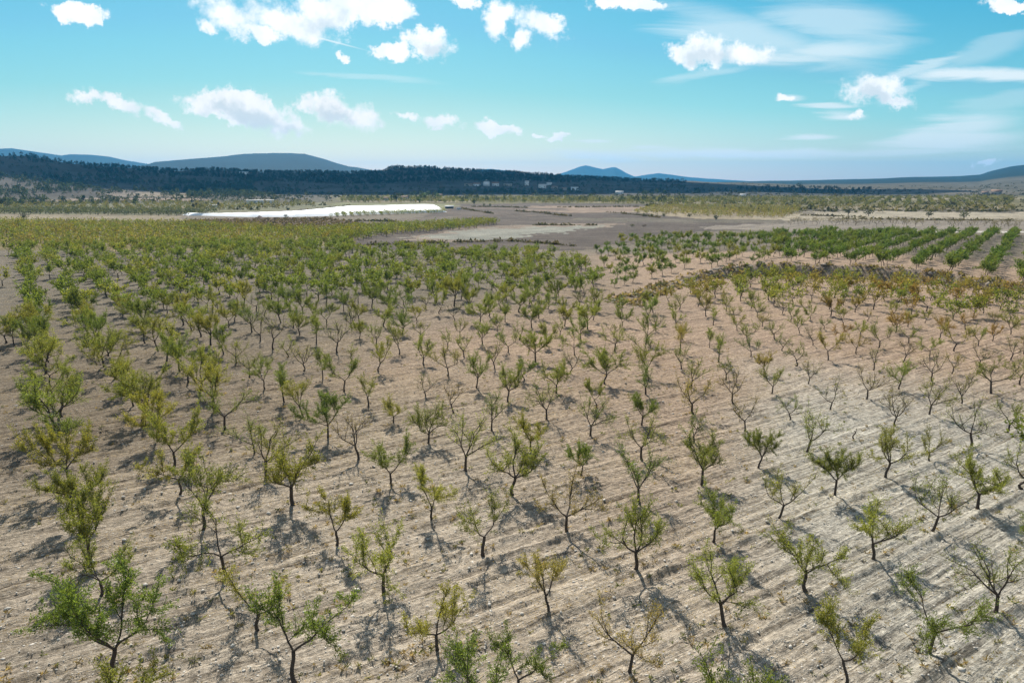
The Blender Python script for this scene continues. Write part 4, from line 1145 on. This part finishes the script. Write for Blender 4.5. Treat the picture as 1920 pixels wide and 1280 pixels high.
def house(px, py, wp, hp, label, wall=None, roof=None, name='house', cat='house', dep=.7, rz=0.0, gable=True, nwin=2):
    wall = wall or M_WHITE; roof = roof or M_TILE
    p = cast(px, py); dist = math.hypot(p[0], p[1]); W = wp * 1.1 / 1315 * dist; Hh = hp * 1.25 / 1315 * dist; D = W * dep
    if W > 30: D = 14
    hw = Hh * (.68 if gable else .9)
    root = empty(name, (p[0], p[1] + D / 2, p[2] - 0.3), -math.atan2(p[0], p[1]) + rz, label=label, category=cat)
    mb = MB(); mb.add(*box_arr(-W / 2, W / 2, -D / 2, D / 2, -1.5, hw))
    v, f, _, _ = mb.arrays()
    fs = [f]
    if gable:
        k = len(v); v = np.concatenate([v, [(-W / 2, 0, Hh * .97), (W / 2, 0, Hh * .97)]])
        link('wall', mk_mesh('wall', v, [f, np.array([(4, 6, k), (5, k + 1, 7)])], [wall]), root)
        o = .35; th = .25
        y0 = D / 2 + o; zz = hw - .2
        V = []
        for sx_ in (-W / 2 - o, W / 2 + o):
            V += [(sx_, -y0, zz), (sx_, 0, Hh), (sx_, y0, zz), (sx_, -y0, zz + th), (sx_, 0, Hh + th), (sx_, y0, zz + th)]
        Fq = [(0, 1, 7, 6), (1, 2, 8, 7), (3, 9, 10, 4), (4, 10, 11, 5), (0, 6, 9, 3), (2, 5, 11, 8), (0, 3, 4, 1), (1, 4, 5, 2), (6, 7, 10, 9), (7, 8, 11, 10)]
        link('roof', mk_mesh('roof', V, [np.array(Fq)], [roof]), root)
    else:
        link('wall', mk_mesh('wall', v, [f], [wall]), root)
        link('roof', mk_mesh('roof', *[q if i == 0 else [q] for i, q in enumerate(box_arr(-W / 2 - .4, W / 2 + .4, -D / 2 - .4, D / 2 + .4, hw + .01, hw + .45))], [roof]), root)
    def opening(nm, cx, wz, z0, z1):
        V, Fq = box_arr(cx - wz / 2, cx + wz / 2, -D / 2 - .06, -D / 2 + .2, z0, z1)
        link(nm, mk_mesh(nm, V, [Fq], [M_DARKW]), root)
    opening('door', -W * .05, min(1.3, W * .12), 0.3, min(2.4, hw * .6))
    for q in range(nwin):
        cx = W * (-.32 + .64 * q / max(1, nwin - 1))
        opening('window', cx, min(1.3, W * .12), hw * .42, hw * .72)
for a in [
    dict(a=(912, 349, 15, 10, 'tall white gabled building at the left of the hillside hamlet'), rz=1.57, name='chapel', cat='building'),
    dict(a=(894, 349, 12, 5, 'low white house left of the tall gabled hamlet building')),
    dict(a=(929, 349, 12, 6, 'white house right of the tall gabled hamlet building')),
    dict(a=(878, 349, 14, 4, 'long low pale wall-like house at the hamlet left end'), wall=M_BEIGE, gable=False),
    dict(a=(952, 349, 14, 3.5, 'flat pale shed between the two clusters of the hamlet'), wall=M_BEIGE, gable=False, roof=M_PALE),
    dict(a=(988, 348, 7, 7, 'narrow tall white house in the hamlet middle'), roof=M_PALE),
    dict(a=(1017, 353, 13, 6, 'broad white house lower down in the hamlet'), roof=M_PALE),
    dict(a=(1030, 348, 9, 4.5, 'small white house high on the right of the hamlet'), roof=M_PALE),
    dict(a=(1040, 354, 11, 4, 'low beige house right of the broad white hamlet house'), wall=M_BEIGE),
    dict(a=(1058, 357, 8, 4.5, 'beige small house beside dark tree right of hamlet'), wall=M_BEIGE),
    dict(a=(1078, 357, 13, 5.5, 'bright white box house at the right end of the hamlet'), roof=M_PALE, gable=False),
    dict(a=(1162, 364, 13, 4.5, 'lone white house on the track right of the hamlet'), roof=M_PALE),
    dict(a=(724, 376, 9, 5, 'white farmhouse left of the biggest dark farm tree')),
    dict(a=(758, 375, 11, 6, 'white farmhouse right of the biggest dark farm tree')),
    dict(a=(772, 377, 9, 3.5, 'low pale outbuilding at the farm behind the net'), gable=False, roof=M_PALE),
    dict(a=(824, 369, 9, 4, 'outlying small house up the slope from the farm'), wall=M_BEIGE),
    dict(a=(482, 382, 42, 5, 'long low white shed below the left hillside'), name='shed', cat='shed', gable=False, roof=M_PALE, nwin=6),
    dict(a=(400, 389, 9, 4, 'small white farmhouse beside the slim cypresses'), roof=M_PALE),
    dict(a=(455, 327, 14, 4, 'blue-roofed shed high among the pines on the left ridge'), name='shed', cat='shed', roof=M_BLUE, gable=False),
    dict(a=(1872, 365, 13, 6, 'pale house with orange roof on the far right plain'), wall=M_BEIGE),
    dict(a=(1849, 365, 8, 4, 'small house left of the orange-roofed one far right'), wall=M_BEIGE),
    dict(a=(1394, 369, 9, 4, 'small white house at the foot of the shaded ridge'), roof=M_PALE),
    dict(a=(842, 391, 14, 4.5, 'dark low shed on the track right of the net'), wall=M_DARKW, roof=M_PALE, name='shed', cat='shed'),
    dict(a=(860, 393, 7, 3, 'tiny white hut beside dark shed right of net'), gable=False, roof=M_PALE, name='hut', cat='hut')]:
    kw = {k: v for k, v in a.items() if k != 'a'}
    house(*a['a'], **kw)

# soil heaps in front of the net
def heap(px, py, wp, hp, label):
    p = cast(px, py); dist = math.hypot(p[0], p[1]); W = wp / 1315 * dist / 2; Hh = hp / 1315 * dist
    n, k = 14, 28
    rr_ = np.linspace(0, 1, n); th = np.linspace(0, 2 * math.pi, k, endpoint=False)
    A, B = np.meshgrid(rr_, th, indexing='ij')
    X = A * np.cos(B) * W; Y = A * np.sin(B) * W * .8
    Z = Hh * (1 - A) ** 1.15 + .25 * fbm2(X / 1.2 + px, Y / 1.2, 3) * (A < .98) - .15
    I = np.arange(n * k).reshape(n, k); J = np.roll(I, -1, 1)
    Fq = np.stack([I[:-1], I[1:], J[1:], J[:-1]], -1).reshape(-1, 4)
    o = link('soil_heap', mk_mesh('soil_heap', np.stack([X, Y, Z], -1).reshape(-1, 3), [Fq], [M_HEAP], smooth=True), label=label, category='soil heap')
    o.location = p
M_HEAP = simple_mat('heap_soil', (0.17, 0.115, 0.085), 0.25, 1.5)
heap(487, 410, 26, 6, 'brown cone of soil in front of the white net')
heap(540, 410, 22, 4, 'lower brown soil heap carrying a bush before the net')
solo(536, 408, 7, 1.5, DK, 'round_bush', 'small dark bush on the soil heap before the net', 'bush')

# ------------------------------------------------------------------ fair-weather clouds overhead that shade the hills
def overhead(cx, cy, ax, ay, zc, label):
    d = (zc / math.tan(SUN_EL))
    cx += math.sin(SUN_AZ) * d; cy += math.cos(SUN_AZ) * d
    th, ph_ = np.meshgrid(np.linspace(0, 2 * math.pi, 120, endpoint=False), np.linspace(0.02, math.pi - 0.02, 50), indexing='ij')
    k = 1 + 0.55 * fbm2(np.cos(th) * 2.2 + ph_ + cx, np.sin(th) * 2.2 - ph_ * .7, 5)
    Xc = np.sin(ph_) * np.cos(th) * ax * k; Yc = np.sin(ph_) * np.sin(th) * ay * k; Zc = np.cos(ph_) * np.where(np.cos(ph_) > 0, 170, 45) * k
    I = np.arange(120 * 50).reshape(120, 50); J = np.roll(I, -1, 0)
    Fq = np.stack([I[:, :-1], I[:, 1:], J[:, 1:], J[:, :-1]], -1).reshape(-1, 4)
    o = link('cloud', mk_mesh('cloud', np.stack([Xc, Yc, Zc], -1).reshape(-1, 3), [Fq], [M_CLOUD], smooth=True), kind='stuff', label=label)
    o.location = (cx, cy, zc)
M_CLOUD = simple_mat('cloud_white', (0.85, 0.86, 0.88), 0.03, 0.01, 1.0, 0.0)
overhead(-420, 1650, 1150, 560, 1100, 'large white cloud high over the wooded hills, shading them')
overhead(640, 1520, 330, 190, 1100, 'smaller white cloud high over the plain, shading a wood')

# ------------------------------------------------------------------ haze
def haze():
    m = bpy.data.materials.new('air'); m.use_nodes = True
    t = NT(m.node_tree); t.n.clear(); o = t.node('ShaderNodeOutputMaterial')
    v = t.node('ShaderNodeVolumePrincipled')
    v.inputs['Color'].default_value = (0.055, 0.40, 0.80, 1)
    v.inputs['Density'].default_value = 0.000076
    v.inputs['Anisotropy'].default_value = 0.4
    t.l.new(v.outputs[0], o.inputs['Volume'])
    zmin = float(V[:, 2].min()) - 1; zmax = max(float(V[:, 2].max()), H) + 25
    Vb, Fb = box_arr(-11700, 11700, -11700, 11700, zmin, zmax)
    link('haze', mk_mesh('haze', Vb, [Fb], [m]), kind='stuff', label='thin blue haze filling the air over the plain')
haze()
